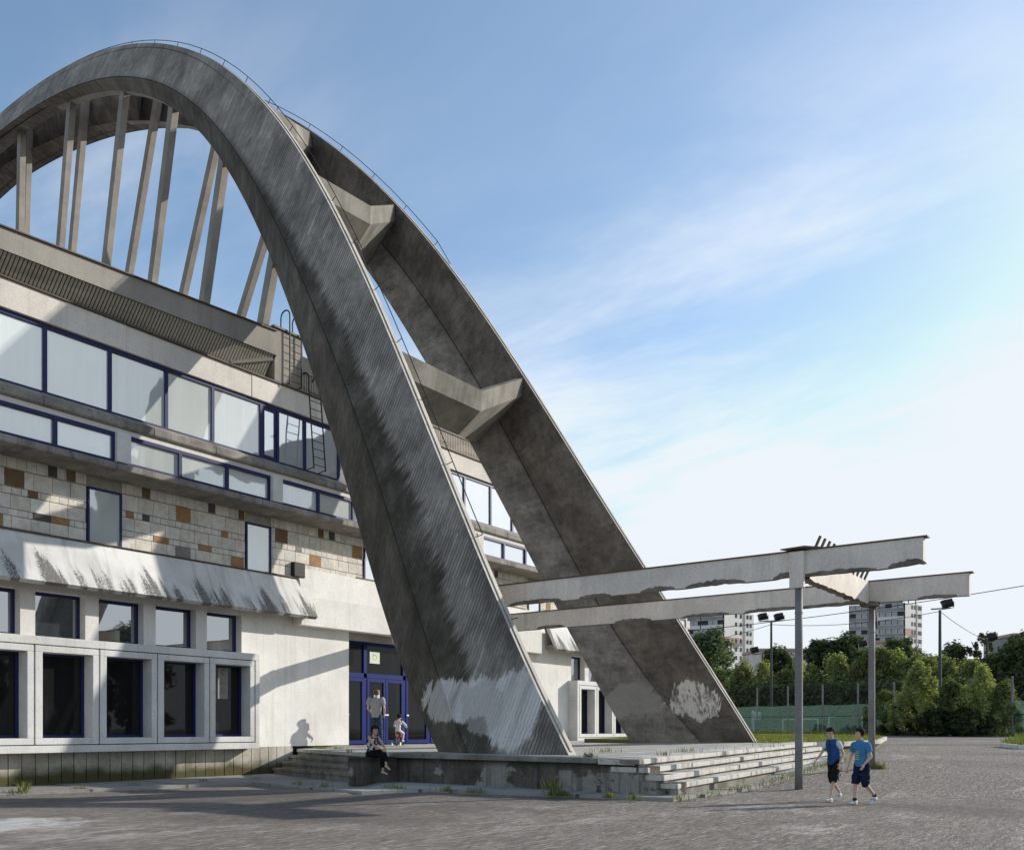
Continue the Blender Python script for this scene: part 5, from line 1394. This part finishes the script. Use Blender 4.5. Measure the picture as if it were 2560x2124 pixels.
# ------------------------------------------------------------------ people
MAT['skin'] = plain('skin', (.60, .385, .29), .55, .35, 0, .08, 25)
MAT['skin2'] = plain('skin_tan', (.54, .335, .245), .55, .35, 0, .08, 25)
MAT['hair'] = plain('dark_hair', (.026, .016, .011), .85, .1, 0, .5, 60)
MAT['hair2'] = plain('short_brown_hair', (.10, .055, .035), .6, .3, 0, .3, 60)
def cloth_mat(name, c, var=.15, sc_=14): return plain(name, c, .9, .15, 0, var, sc_)
def print_mat(name, c1, c2, scale, lo, hi):
    t = NT(name); p = t.pos(); f = t.noise(p, scale, 2, .5)
    t.base(t.mix(t.ramp(f, [(lo, 0), (hi, 1)]), c1, c2), .9, .15); return t.m
class Body:
    def __init__(s): s.m = M(); s.segs = []
    def limb(s, pts, rs, labels, seg=12):
        pts = [Vector(p) for p in pts]; P = [pts[0]]; R = [rs[0]]
        for i in range(len(pts) - 1):
            for k in (1, 2, 3):
                t_ = k / 3; P.append(pts[i].lerp(pts[i + 1], t_)); R.append(rs[i] + (rs[i + 1] - rs[i]) * t_)
            s.segs.append((pts[i], pts[i + 1], rs[i], rs[i + 1], labels[i] if isinstance(labels, (list, tuple)) else labels))
        s.m.tube(P, R, seg)
        for p, r in ((P[0], R[0]), (P[-1], R[-1])): s.m.ellipsoid(p, r, r, r, seg=10, rings=7)
        for p, r in zip(pts[1:-1], rs[1:-1]): s.m.ellipsoid(p, r * 1.02, r * 1.02, r * 1.02, seg=10, rings=7)
    def loft(s, rings, label, seg=18):
        vs = []; fs = []
        for c, w_, d_ in rings:
            for j in range(seg):
                a = 2 * pi * j / seg; ca, sa = cos(a), sin(a)
                vs.append(Vector(c) + Vector(w_) * (abs(ca) ** .85 * (1 if ca > 0 else -1)) + Vector(d_) * (abs(sa) ** .85 * (1 if sa > 0 else -1)))
        n = len(rings)
        for i in range(n - 1):
            for j in range(seg): fs.append((i * seg + j, i * seg + (j + 1) % seg, (i + 1) * seg + (j + 1) % seg, (i + 1) * seg + j))
        fs.append(tuple(range(seg - 1, -1, -1))); fs.append(tuple((n - 1) * seg + j for j in range(seg)))
        s.m.raw(vs, fs)
        if label:
            for i in range(n - 1): s.segs.append((Vector(rings[i][0]), Vector(rings[i + 1][0]), (Vector(rings[i][1]).length + Vector(rings[i][2]).length) / 2, (Vector(rings[i + 1][1]).length + Vector(rings[i + 1][2]).length) / 2, label))
    def hand(s, W, D, U, k=1.0, curl=.5):
        W = Vector(W); D = Vector(D).normalized(); U = Vector(U); U = (U - D * U.dot(D)).normalized(); N = D.cross(U)
        s.segs.append((W, W + D * .1 * k, .03 * k, .02 * k, 'hand'))
        R = Matrix((U, N, D)).transposed()
        s.m.ellipsoid(W + D * .045 * k, .040 * k, .016 * k, .054 * k, rot=R)
        for i, L in enumerate((.068, .078, .073, .058)):
            o = W + D * .085 * k + U * (.029 - .0195 * i) * k; d2 = (D + N * curl * .5).normalized(); d3 = (D + N * curl * 1.3).normalized()
            p1 = o + d2 * L * .5 * k; p2 = p1 + d3 * L * .5 * k; s.m.tube([o, p1, p2], [.0095 * k, .009 * k, .0075 * k], 7)
        o = W + D * .025 * k + U * .03 * k; p1 = o + (D * .6 + U * .75 + N * .25).normalized() * .035 * k; p2 = p1 + (D * .9 + U * .25 + N * .3).normalized() * .03 * k
        s.m.tube([o, p1, p2], [.0125 * k, .0105 * k, .008 * k], 7)
    def head(s, C, up, fw, k=1.0):
        C = Vector(C); up = Vector(up).normalized(); fw = Vector(fw); fw = (fw - up * fw.dot(up)).normalized(); rt = fw.cross(up)
        s.H = (C, up, fw, rt, k)
        prof = [(-.118, .018, .022, .052), (-.108, .036, .040, .040), (-.085, .050, .058, .024), (-.05, .063, .078, .010), (-.015, .071, .090, .002), (.02, .074, .096, -.004), (.055, .073, .094, -.008), (.085, .062, .080, -.010), (.105, .042, .054, -.011), (.114, .018, .022, -.011)]
        s.loft([(C + up * a * k + fw * o * k, rt * w_ * k, fw * d * k) for a, w_, d, o in prof], None)
        s.segs.append((C - up * .06 * k, C + up * .05 * k, .085 * k, .09 * k, 'head'))
        s.m.tube([C + up * .012 * k + fw * .085 * k, C - up * .028 * k + fw * .108 * k], [.008 * k, .014 * k], 7)
        s.m.ellipsoid(C - up * .030 * k + fw * .098 * k, .016 * k, .016 * k, .012 * k, seg=8, rings=6)
        s.m.ellipsoid(C - up * .062 * k + fw * .082 * k, .022 * k, .012 * k, .009 * k, seg=8, rings=6, rot=Matrix((rt, fw, up)).transposed())
        s.m.ellipsoid(C - up * .098 * k + fw * .070 * k, .02 * k, .016 * k, .016 * k, seg=8, rings=6)
        for sg in (-1, 1): s.m.ellipsoid(C + rt * .073 * sg * k - fw * .008 * k - up * .008 * k, .010 * k, .018 * k, .030 * k, rot=Matrix((rt, fw, up)).transposed(), seg=8, rings=6)
    def label_at(s, p):
        best = (9, '', 0)
        for a, b, ra, rb, l in s.segs:
            ab = b - a; t_ = max(0, min(1, (p - a).dot(ab) / max(ab.length_squared, 1e-9))); d = (p - a - ab * t_).length - (ra + (rb - ra) * t_)
            if d < best[0]: best = (d, l, t_)
        return best[1], best[2]
    def finish(s, root, skin, voxel=.0085):
        me = bpy.data.meshes.new('body'); me.from_pydata(s.m.v, [], s.m.f); me.update()
        o = bpy.data.objects.new('tmp', me); COL.objects.link(o); r = o.modifiers.new('r', 'REMESH'); r.mode = 'VOXEL'; r.voxel_size = voxel; r.use_smooth_shade = True
        sm = o.modifiers.new('s', 'SMOOTH'); sm.factor = .5; sm.iterations = 3
        dg = bpy.context.evaluated_depsgraph_get(); nm_ = bpy.data.meshes.new_from_object(o.evaluated_get(dg)); bpy.data.objects.remove(o)
        nm_.name = 'body'; nm_.materials.clear(); nm_.materials.append(skin); s.me = nm_
        b = bpy.data.objects.new('body', nm_); COL.objects.link(b); b.parent = root
        s.vl = [s.label_at(v.co) for v in nm_.vertices]; s.root = root; return b
    def cloth(s, name, sel, off, mat, it=4, flat=True):
        bm = bmesh.new(); bm.from_mesh(s.me); bm.verts.ensure_lookup_table()
        keep = [sel(s.vl[v.index][0], s.vl[v.index][1], v.co) for v in bm.verts]
        nr = [v.normal.copy() for v in bm.verts]
        for v in bm.verts:
            q = off(s.vl[v.index][0], s.vl[v.index][1], v.co) if callable(off) else off
            fold = mn.noise(Vector((v.co.x * 9, v.co.y * 9, v.co.z * 16))) * .5 + mn.noise(Vector((v.co.x * 22 + v.co.z * 14, v.co.y * 22, v.co.z * 20))) * .35
            v.co += nr[v.index] * (q * (1 + .75 * fold) if name != 'hair' else q)
        bmesh.ops.delete(bm, geom=[v for v, k in zip(list(bm.verts), keep) if not k], context='VERTS')
        for i in range(it): bmesh.ops.smooth_vert(bm, verts=bm.verts[:], factor=.45, use_axis_x=True, use_axis_y=True, use_axis_z=True)
        me = bpy.data.meshes.new(name); bm.to_mesh(me); bm.free(); me.materials.clear(); me.materials.append(mat)
        me.polygons.foreach_set('use_smooth', [True] * len(me.polygons))
        o = bpy.data.objects.new(name, me); COL.objects.link(o); o.parent = s.root
        sd2 = o.modifiers.new('so', 'SOLIDIFY'); sd2.thickness = .006; sd2.offset = 1
        return o
    def hair(s, mat, line=.035, back=-.06, thick=.016, fringe=.03):
        C, up, fw, rt, k = s.H
        def sel(l, t_, p):
            if l != 'head': return False
            d = p - C; a = d.dot(up) / k; f = d.dot(fw) / k
            lim = back if f < -.01 else (back + (line - back) * min(1, (f + .01) / .045) if f < .035 else line)
            return a > lim + .006 * mn.noise(p * 60)
        def off(l, t_, p):
            a = (p - C).dot(up) / k
            return thick * k * (.5 + .8 * max(0, min(1, (a + .03) / .08))) * (1 + .5 * mn.noise(p * 35))
        return s.cloth('hair', sel, off, mat, 1)
    def eyes(s):
        C, up, fw, rt, k = s.H
        for sg in (-1, 1):
            m = M(); m.ellipsoid(C + up * .004 * k + fw * .087 * k + rt * .031 * sg * k, .011 * k, .008 * k, .006 * k, rot=Matrix((rt, fw, up)).transposed(), seg=8, rings=6)
            m.build('eye', MAT['hair'], s.root, smooth=True)
            m = M(); m.tube([C + up * .024 * k + fw * .092 * k + rt * .014 * sg * k, C + up * .027 * k + fw * .084 * k + rt * .048 * sg * k], .004 * k, 6); m.build('eyebrow', MAT['hair'], s.root)
def shoe(root, heel, toe, k, mats, up=(0, 0, 1), stripes=False):
    heel = Vector(heel); toe = Vector(toe); d = (toe - heel); L = d.length; d.normalize(); up = Vector(up); up = (up - d * up.dot(d)).normalized(); rt = d.cross(up)
    m = M(); seg = 14; rings = []
    for t_, w_, h0, h1 in ((-.06, .022, .012, .055), (0, .036, 0.004, .085), (.2, .04, .004, .095), (.42, .042, .004, .075), (.62, .047, .004, .055), (.82, .045, .006, .044), (.97, .03, .010, .034), (1.03, .012, .016, .026)):
        c = heel + d * L * t_ + up * ((h0 + h1) / 2) * k; rings.append((c, rt * w_ * k, up * (h1 - h0) / 2 * k))
    b = Body(); b.loft(rings, None, seg); sh = b.m.build('shoe', mats[0], root, smooth=True)
    m = M(); rings = []
    b = Body()
    for t_, w_ in ((-.07, .025), (0, .039), (.3, .041), (.6, .05), (.85, .047), (1.03, .02)):
        rings.append((heel + d * L * t_ + up * .008 * k, rt * w_ * k, up * .012 * k))
    b.loft(rings, None, seg); b.m.build('sole', mats[1], sh, smooth=True)
    if stripes:
        for q in (.32, .45, .58):
            m = M(); c = heel + d * L * q
            pts_ = [c + rt * (.045 * k) * sg + up * z * k + d * dx * k for sg, z, dx in ((-1, .02, .01), (-.8, .06, -.01), (0, .088 - (q - .3) * .09, -.02), (.8, .06, -.01), (1, .02, .01))]
            m.tube(pts_, .0065 * k, 6); m.build('strap', mats[2], sh)
def human(root, J, k, build=1.0, female=False):
    """J: joints in local metres (x right, y forward, z up). Returns a Body."""
    b = Body(); g_ = lambda n: Vector(J[n])
    pel, che, nek = g_('pelvis'), g_('chest'), g_('neck'); ax = (nek - pel).normalized()
    rs = (g_('rsh') - g_('lsh')).normalized(); fwd = rs.cross(ax) * -1
    if fwd.dot(Vector((0, 1, 0))) < -2: fwd = -fwd
    hip = (g_('rhip') - g_('lhip')).normalized(); f2 = Vector((0, 0, 1)).cross(hip)
    B = build * k; sw = (g_('rsh') - g_('lsh')).length / 2
    f1 = Vector((0, 0, 1)).cross(rs); f1.normalize()
    wst = pel.lerp(che, .48)
    b.loft([(pel - ax * .09 * k, hip * .10 * B, f2 * .08 * B), (pel - ax * .03 * k, hip * (.165 if female else .155) * B, f2 * .112 * B), (pel + ax * .05 * k, hip * .155 * B, f2 * .105 * B), (wst, (hip + rs).normalized() * (.125 if female else .143) * B, (f2 + f1).normalized() * .098 * B),
            (che.lerp(wst, .35), rs * .155 * B, f1 * .112 * B), (che, rs * .165 * B, f1 * .115 * B), (che.lerp(nek, .45), rs * sw * .93, f1 * .095 * B), (che.lerp(nek, .75), rs * sw * .72, f1 * .07 * B), (nek - ax * .005, rs * .065 * B, f1 * .06 * B)], 'torso')
    for s_, sg in (('r', 1), ('l', -1)):
        sh, el, wr = g_(s_ + 'sh'), g_(s_ + 'el'), g_(s_ + 'wr')
        b.limb([sh, sh.lerp(el, .45), el, el.lerp(wr, .3), wr], [.052 * B, .045 * B, .036 * B, .037 * B, .025 * B], ['uarm', 'uarm2', 'farm', 'farm'])
        hp, kn, an = g_(s_ + 'hip'), g_(s_ + 'kn'), g_(s_ + 'an')
        b.limb([hp, hp.lerp(kn, .5), kn, kn.lerp(an, .32), an], [.088 * B, .074 * B, .052 * B, .052 * B, .034 * B], ['thigh', 'thigh2', 'calf', 'calf2'])
    hd = g_('head'); b.limb([nek - ax * .03 * k, hd - Vector(J.get('hup', (0, 0, 1))).normalized() * .05 * k], [.052 * B, .048 * B], ['neck'])
    b.head(hd, J.get('hup', (0, 0, 1)), J.get('hfw', (0, 1, 0)), k * J.get('hk', 1.0))
    return b
def person(label, loc, fdir, group=None, fg=False):
    FG[0] = fg
    t = thing('person', label, 'person', loc, group, rz=atan2(-fdir[0], fdir[1])); FG[0] = False; return t
def W2(fx, fy): v = cam2w(fx, fy); return v

# boy with the blue vest
F = W2(-.80, -.60); bx, by = -5.50, 18.64
r1 = person('boy in blue zipped vest over white t-shirt and black knee shorts, walking', (bx, by, .0), F, None, True)
J = dict(pelvis=(0, 0, .80), chest=(0, .04, 1.09), neck=(0, .08, 1.245), head=(.0, .125, 1.375), hup=(0, .30, 1), hfw=(-.05, 1, -.42),
         rsh=(.138, .07, 1.172), rel=(.20, .13, .97), rwr=(.22, .30, .82), lsh=(-.138, .06, 1.172), lel=(-.20, -.02, .965), lwr=(-.19, .10, .775),
         rhip=(.075, 0, .775), rkn=(.085, -.05, .42), ran=(.08, -.31, .165), lhip=(-.075, 0, .775), lkn=(-.085, .15, .43), lan=(-.085, .27, .085))
b = human(r1, J, .86, .80)
b.segs.append((Vector((0, .1, 1.3)), Vector((0, .12, 1.34)), .05, .05, 'neck'))
b.hand(J['rwr'], (.0, .55, -.8), (.0, 1, .5), .85); b.hand(J['lwr'], (.05, .25, -1), (0, 1, .3), .85)
for s_, kx in (('r', .08), ('l', -.085)):
    a = J[s_ + 'an']
b.finish(r1, MAT['skin'])
wt_ = cloth_mat('white_tshirt', (.72, .66, .68)); vs_ = cloth_mat('blue_fleece', (.022, .088, .235), .3, 9); bk = print_mat('black_shorts_with_print', (.012, .012, .014), (.014, .013, .015), 20, .4, .6)
b.cloth('tshirt', lambda l, t_, p: l == 'torso' and p.z > .75 or l == 'uarm' or (l == 'uarm2' and t_ < .15), lambda l, t_, p: .012 if l == 'torso' else .014, wt_)
b.cloth('vest', lambda l, t_, p: (l == 'torso' and p.z > .76 and abs(p.x) < .158) or (l == 'neck' and p.z < 1.30), lambda l, t_, p: .024 + .012 * max(0, .95 - p.z) / .2, vs_)
m = M(); m.tube([(.0, .165, .79), (0, .16, .95), (0, .175, 1.08), (0, .16, 1.18), (0, .145, 1.235)], .008, 6); m.build('zip', MAT['iron'], r1)
b.cloth('shorts', lambda l, t_, p: (l == 'torso' and p.z < .85) or l in ('thigh', 'thigh2') or (l == 'calf' and t_ < .35), lambda l, t_, p: .012 + (.016 if l in ('thigh2', 'calf') else 0), bk)
m = M(); m.bar((-.165, .02, .72), (-.155, .085, .42), .012, .05); m.build('side_print', print_mat('white_print', (.65, .65, .63), (.03, .03, .03), 40, .48, .52), r1)
b.hair(MAT['hair'], .048, -.045, .011); b.eyes()
WS = cloth_mat('white_sneaker', (.66, .65, .64), .1); SO = cloth_mat('pale_sole', (.58, .57, .55), .1); BS = cloth_mat('dark_strap', (.035, .035, .04))
shoe(r1, (-.085, .235, .0), (-.09, .435, .035), .86, (WS, SO, BS), (0, -.1, 1), True); shoe(r1, (.08, -.35, .10), (.085, -.17, .0), .86, (WS, SO, BS), (0, .35, 1), True)

# boy with the blue t-shirt
F = W2(-.84, -.54); bx, by = -4.83, 18.15
r2 = person('boy in light blue t-shirt with pale print and navy knee shorts, walking', (bx, by, .0), F, None, True)
J = dict(pelvis=(0, 0, .78), chest=(0, .03, 1.06), neck=(0, .05, 1.225), head=(.0, .075, 1.365), hup=(0, .08, 1), hfw=(.55, 1, -.06),
         rsh=(.148, .04, 1.145), rel=(.215, .03, .93), rwr=(.215, .13, .72), lsh=(-.148, .04, 1.145), lel=(-.215, .02, .93), lwr=(-.19, .20, .78),
         rhip=(.08, 0, .755), rkn=(.09, .07, .41), ran=(.09, .10, .085), lhip=(-.08, 0, .755), lkn=(-.09, .02, .405), lan=(-.10, -.26, .16))
b = human(r2, J, .85, .90)
b.hand(J['rwr'], (.0, .2, -1), (0, 1, .2), .85); b.hand(J['lwr'], (.1, .5, -.8), (0, 1, .5), .85)
b.finish(r2, MAT['skin'])
bt_ = cloth_mat('blue_tshirt', (.065, .20, .40), .15, 10); nv = cloth_mat('navy_shorts', (.012, .018, .045), .25, 16)
b.cloth('tshirt', lambda l, t_, p: (l == 'torso' and p.z > .74) or l == 'uarm' or (l == 'uarm2' and t_ < .35), lambda l, t_, p: .013 + (.010 if l != 'torso' else .014 * max(0, .95 - p.z) / .2), bt_)
for i in range(5):
    m = M(); z = 1.02 - .036 * i; m.bar((-.055 + .01 * (i % 2), .146 + .0 * i, z), (.03 + .012 * ((i * 2) % 3), .150, z), .004, .016); m.build('shirt_print', cloth_mat('pale_print', (.42, .5, .22)), r2)
b.cloth('shorts', lambda l, t_, p: (l == 'torso' and p.z < .84) or l in ('thigh', 'thigh2') or (l == 'calf' and t_ < .2), lambda l, t_, p: .012 + (.024 if l in ('thigh2', 'calf') else .004), nv)
b.hair(MAT['hair'], .046, -.06, .012); b.eyes()
b.cloth('sock', lambda l, t_, p: l == 'calf2' and t_ > .78, .008, BS)
shoe(r2, (.09, .055, .0), (.095, .265, .02), .88, (WS, SO, BS), (0, 0, 1), True); shoe(r2, (-.10, -.305, .10), (-.10, -.13, .0), .88, (WS, SO, BS), (0, .5, 1), True)

# man at the door, seen from behind
F = W2(.10, 1.0)
r3 = person('man in grey t-shirt and jeans standing at the blue door, seen from behind', (-20.75, 21.12, .917), F)
J = dict(pelvis=(0, 0, .98), chest=(0, .0, 1.33), neck=(0, .02, 1.54), head=(.005, .045, 1.69), hup=(0, .12, 1), hfw=(.15, 1, -.1),
         rsh=(.205, 0, 1.48), rel=(.28, -.03, 1.2), rwr=(.24, .10, .98), lsh=(-.205, 0, 1.48), lel=(-.27, .0, 1.2), lwr=(-.17, .2, 1.05),
         rhip=(.095, 0, .95), rkn=(.13, .03, .50), ran=(.14, .0, .09), lhip=(-.095, 0, .95), lkn=(-.14, .02, .50), lan=(-.16, .0, .09))
b = human(r3, J, 1.03, 1.0)
b.hand(J['rwr'], (-.2, .6, -.7), (-1, .4, .3), 1.0, .9); b.hand(J['lwr'], (.8, .5, -.3), (0, .4, 1), 1.0, .8)
b.finish(r3, MAT['skin'], .010)
gt = cloth_mat('grey_tshirt', (.34, .325, .32), .1); jn = cloth_mat('blue_jeans', (.045, .065, .11), .35, 7)
b.cloth('tshirt', lambda l, t_, p: (l == 'torso' and p.z > .92) or l == 'uarm' or (l == 'uarm2' and t_ < .3), lambda l, t_, p: .014 + (.018 if l != 'torso' else .014 * max(0, 1.15 - p.z) / .2), gt)
b.cloth('jeans', lambda l, t_, p: (l == 'torso' and p.z < 1.0) or l in ('thigh', 'thigh2', 'calf', 'calf2'), lambda l, t_, p: .010 + (.02 if l in ('calf', 'calf2') else .006), jn)
b.hair(MAT['hair2'], .06, -.05, .006)
for sg in (-1, 1): shoe(r3, (.15 * sg, -.05, 0), (.18 * sg, .22, .01), 1.0, (BS, SO, BS))

# child on a small bicycle with stabilisers
F = W2(.22, 1.0); cx_, cy_ = -20.08, 21.5; zc = .922
bk_ = thing('child_bicycle', 'small child bicycle with stabiliser wheels by the blue door', 'bicycle', (cx_, cy_, zc), rz=atan2(-F[0], F[1]))
def ring(m, c, R, r, mi=0, axis=0):
    pts_ = [(c[0], c[1] + R * cos(2 * pi * i / 20), c[2] + R * sin(2 * pi * i / 20)) for i in range(21)]; m.tube(pts_, r, 6, mi, caps=False)
red = plain('red_frame', (.35, .03, .03), .35)
for y, R in ((-.28, .15), (.30, .15)):
    m = M(); ring(m, (0, y, R), R - .02, .022); wh = m.build('wheel', BS, bk_, smooth=True)
    m = M()
    for i in range(8): m.tube([(0, y, R), (0, y + (R - .03) * cos(i * pi / 4), R + (R - .03) * sin(i * pi / 4))], .004, 4)
    m.build('spokes', MAT['grey_metal'], wh); m = M(); m.tube([(-.04, y, R), (.04, y, R)], .02, 8); m.build('hub', MAT['grey_metal'], wh)
m = M(); m.tube([(0, .22, .46), (0, .05, .27), (0, -.08, .22), (0, -.13, .40)], .016, 8); m.tube([(0, .22, .43), (0, -.12, .36)], .014, 8); m.tube([(.035, -.28, .15), (.03, -.08, .22)], .012, 6); m.tube([(-.035, -.28, .15), (-.03, -.08, .22)], .012, 6); m.build('frame', red, bk_, smooth=True)
m = M(); m.tube([(.03, .30, .15), (.03, .24, .36), (0, .22, .46), (-.03, .24, .36), (-.03, .30, .15)], .012, 6); m.build('fork', MAT['grey_metal'], bk_)
m = M(); m.tube([(-.2, .15, .56), (-.12, .2, .56), (0, .21, .5), (.12, .2, .56), (.2, .15, .56)], .012, 6); m.build('handlebar', MAT['grey_metal'], bk_)
m = M(); m.ellipsoid((0, -.15, .42), .065, .11, .03); m.build('saddle', BS, bk_, smooth=True)
for sg in (-1, 1):
    m = M(); m.tube([(.02 * sg, -.28, .16), (.13 * sg, -.30, .10)], .008, 5); m.build('stabiliser_arm', MAT['grey_metal'], bk_)
    m = M(); pts_ = [(.14 * sg, -.30 + .05 * cos(i * pi / 8), .062 + .05 * sin(i * pi / 8)) for i in range(17)]; m.tube(pts_, .012, 6, caps=False); m.tube([(.13 * sg, -.3, .062), (.15 * sg, -.3, .062)], .035, 10); m.build('stabiliser_wheel', MAT['white_paint'], bk_)
r4 = person('small child in white hooded jacket riding the little bicycle, seen from behind', (cx_, cy_, zc), F)
J = dict(pelvis=(0, -.14, .50), chest=(0, -.10, .68), neck=(0, -.06, .80), head=(.01, -.03, .925), hup=(0, .1, 1), hfw=(.35, 1, -.1), hk=1.22,
         rsh=(.105, -.06, .765), rel=(.19, .04, .66), rwr=(.185, .13, .60), lsh=(-.105, -.06, .765), lel=(-.19, .04, .66), lwr=(-.185, .13, .60),
         rhip=(.05, -.12, .47), rkn=(.10, .10, .40), ran=(.09, .04, .20), lhip=(-.05, -.12, .47), lkn=(-.10, .06, .30), lan=(-.09, -.04, .12))
b = human(r4, J, .58, .66)
b.hand(J['rwr'], (-.2, 1, -.3), (-1, 0, 0), .6, 1.2); b.hand(J['lwr'], (.2, 1, -.3), (1, 0, 0), .6, 1.2)
b.finish(r4, MAT['skin'], .0075)
wj = cloth_mat('white_jacket', (.62, .58, .56), .15, 12); wp_ = cloth_mat('pale_trousers', (.55, .5, .48), .2, 12)
b.cloth('jacket', lambda l, t_, p: (l == 'torso' and p.z > .46) or l in ('uarm', 'uarm2', 'farm'), lambda l, t_, p: .02, wj)
m = M(); m.ellipsoid((0, -.12, .79), .085, .05, .05); m.build('hood', wj, r4, smooth=True)
b.cloth('trousers', lambda l, t_, p: (l == 'torso' and p.z < .52) or l in ('thigh', 'thigh2', 'calf', 'calf2'), .014, wp_)
b.hair(MAT['hair'], .03, -.06, .018)
shoe(r4, (.09, .01, .135), (.095, .15, .145), .6, (WS, SO, BS)); shoe(r4, (-.09, -.07, .055), (-.095, .07, .06), .6, (WS, SO, BS))

# woman seated on the block
F = W2(.81, -.59)
r5 = person('barefoot woman in black and white sleeveless top and black trousers sitting on the block', (-16.74, 16.86, .735), F, None, True)
J = dict(pelvis=(0, .0, .085), chest=(0, .05, .38), neck=(0, .09, .555), head=(.0, .135, .685), hup=(0, .12, 1), hfw=(.25, 1, -.05),
         rsh=(.16, .085, .50), rel=(.17, .26, .30), rwr=(.09, .47, .205), lsh=(-.16, .085, .50), lel=(-.14, .28, .31), lwr=(-.03, .47, .215),
         rhip=(.085, .03, .07), rkn=(.06, .47, .07), ran=(.05, .47, -.345), lhip=(-.085, .03, .08), lkn=(.03, .47, .165), lan=(.085, .62, -.19))
b = human(r5, J, .95, .88, True)
b.hand(J['rwr'], (-.5, .7, -.4), (-.3, 0, 1), .9, 1.0); b.hand(J['lwr'], (.6, .6, -.35), (-.2, 0, 1), .9, 1.0)
# bare feet
for a, tdir in ((J['ran'], Vector((.0, .85, -.45))), (J['lan'], Vector((.05, .72, -.62)))):
    a = Vector(a); t1 = a + tdir.normalized() * .17
    b.limb([a + Vector((0, -.03, -.03)), a + tdir.normalized() * .09 + Vector((0, 0, -.015)), t1], [.032, .03, .02], 'foot')
    for i in range(5): 
        q = t1 + Vector((.028 - .014 * i, 0, 0)); b.m.tube([q - tdir.normalized() * .02, q + tdir.normalized() * (.022 - .003 * i)], [.009, .007], 6)
b.finish(r5, MAT['skin2'])
tp = print_mat('black_white_print', (.012, .012, .014), (.60, .58, .57), 17, .50, .54); bp = cloth_mat('black_trousers', (.006, .006, .007), .2)
b.cloth('top', lambda l, t_, p: l == 'torso' and p.z > .06 and not (p.z > .50 and abs(p.x) < .075) and abs(p.x) < .135, lambda l, t_, p: .014 + .012 * max(0, .3 - p.z) / .2, tp)
b.cloth('trousers', lambda l, t_, p: (l == 'torso' and p.z < .12) or l in ('thigh', 'thigh2', 'calf') or (l == 'calf2' and t_ < .72), lambda l, t_, p: .012 + (.014 if l == 'calf2' else .004), bp)
b.hair(MAT['hair'], .045, -.085, .02)
C_, up_, fw_, rt_, k_ = b.H
m = M(); m.ellipsoid(C_ - fw_ * .125 - up_ * .02, .045, .045, .05); m.build('hair_bun', MAT['hair'], r5, smooth=True); b.eyes()

# spectator behind the screen
F = W2(-.3, -1)
r6 = person('person in white t-shirt standing behind the green screen', (-23.0, 60.3, zg(60)), F)
J = dict(pelvis=(0, 0, .95), chest=(0, .02, 1.28), neck=(0, .03, 1.48), head=(0, .05, 1.62), rsh=(.19, 0, 1.42), rel=(.25, .0, 1.16), rwr=(.22, .15, .98), lsh=(-.19, 0, 1.42), lel=(-.25, 0, 1.16), lwr=(-.22, .12, .96),
         rhip=(.09, 0, .92), rkn=(.1, .03, .48), ran=(.1, 0, .09), lhip=(-.09, 0, .92), lkn=(-.1, .03, .48), lan=(-.1, 0, .09))
b = human(r6, J, .98, .95); b.hand(J['rwr'], (0, .3, -1), (0, 1, 0)); b.hand(J['lwr'], (0, .3, -1), (0, 1, 0)); b.finish(r6, MAT['skin'], .014)
b.cloth('tshirt', lambda l, t_, p: (l == 'torso' and p.z > .9) or l == 'uarm', .02, wt_); b.cloth('trousers', lambda l, t_, p: (l == 'torso' and p.z < .98) or l in ('thigh', 'thigh2', 'calf', 'calf2'), .02, nv); b.hair(MAT['hair'])
for sg in (-1, 1): shoe(r6, (.1 * sg, -.05, 0), (.12 * sg, .2, .01), 1.0, (BS, SO, BS))
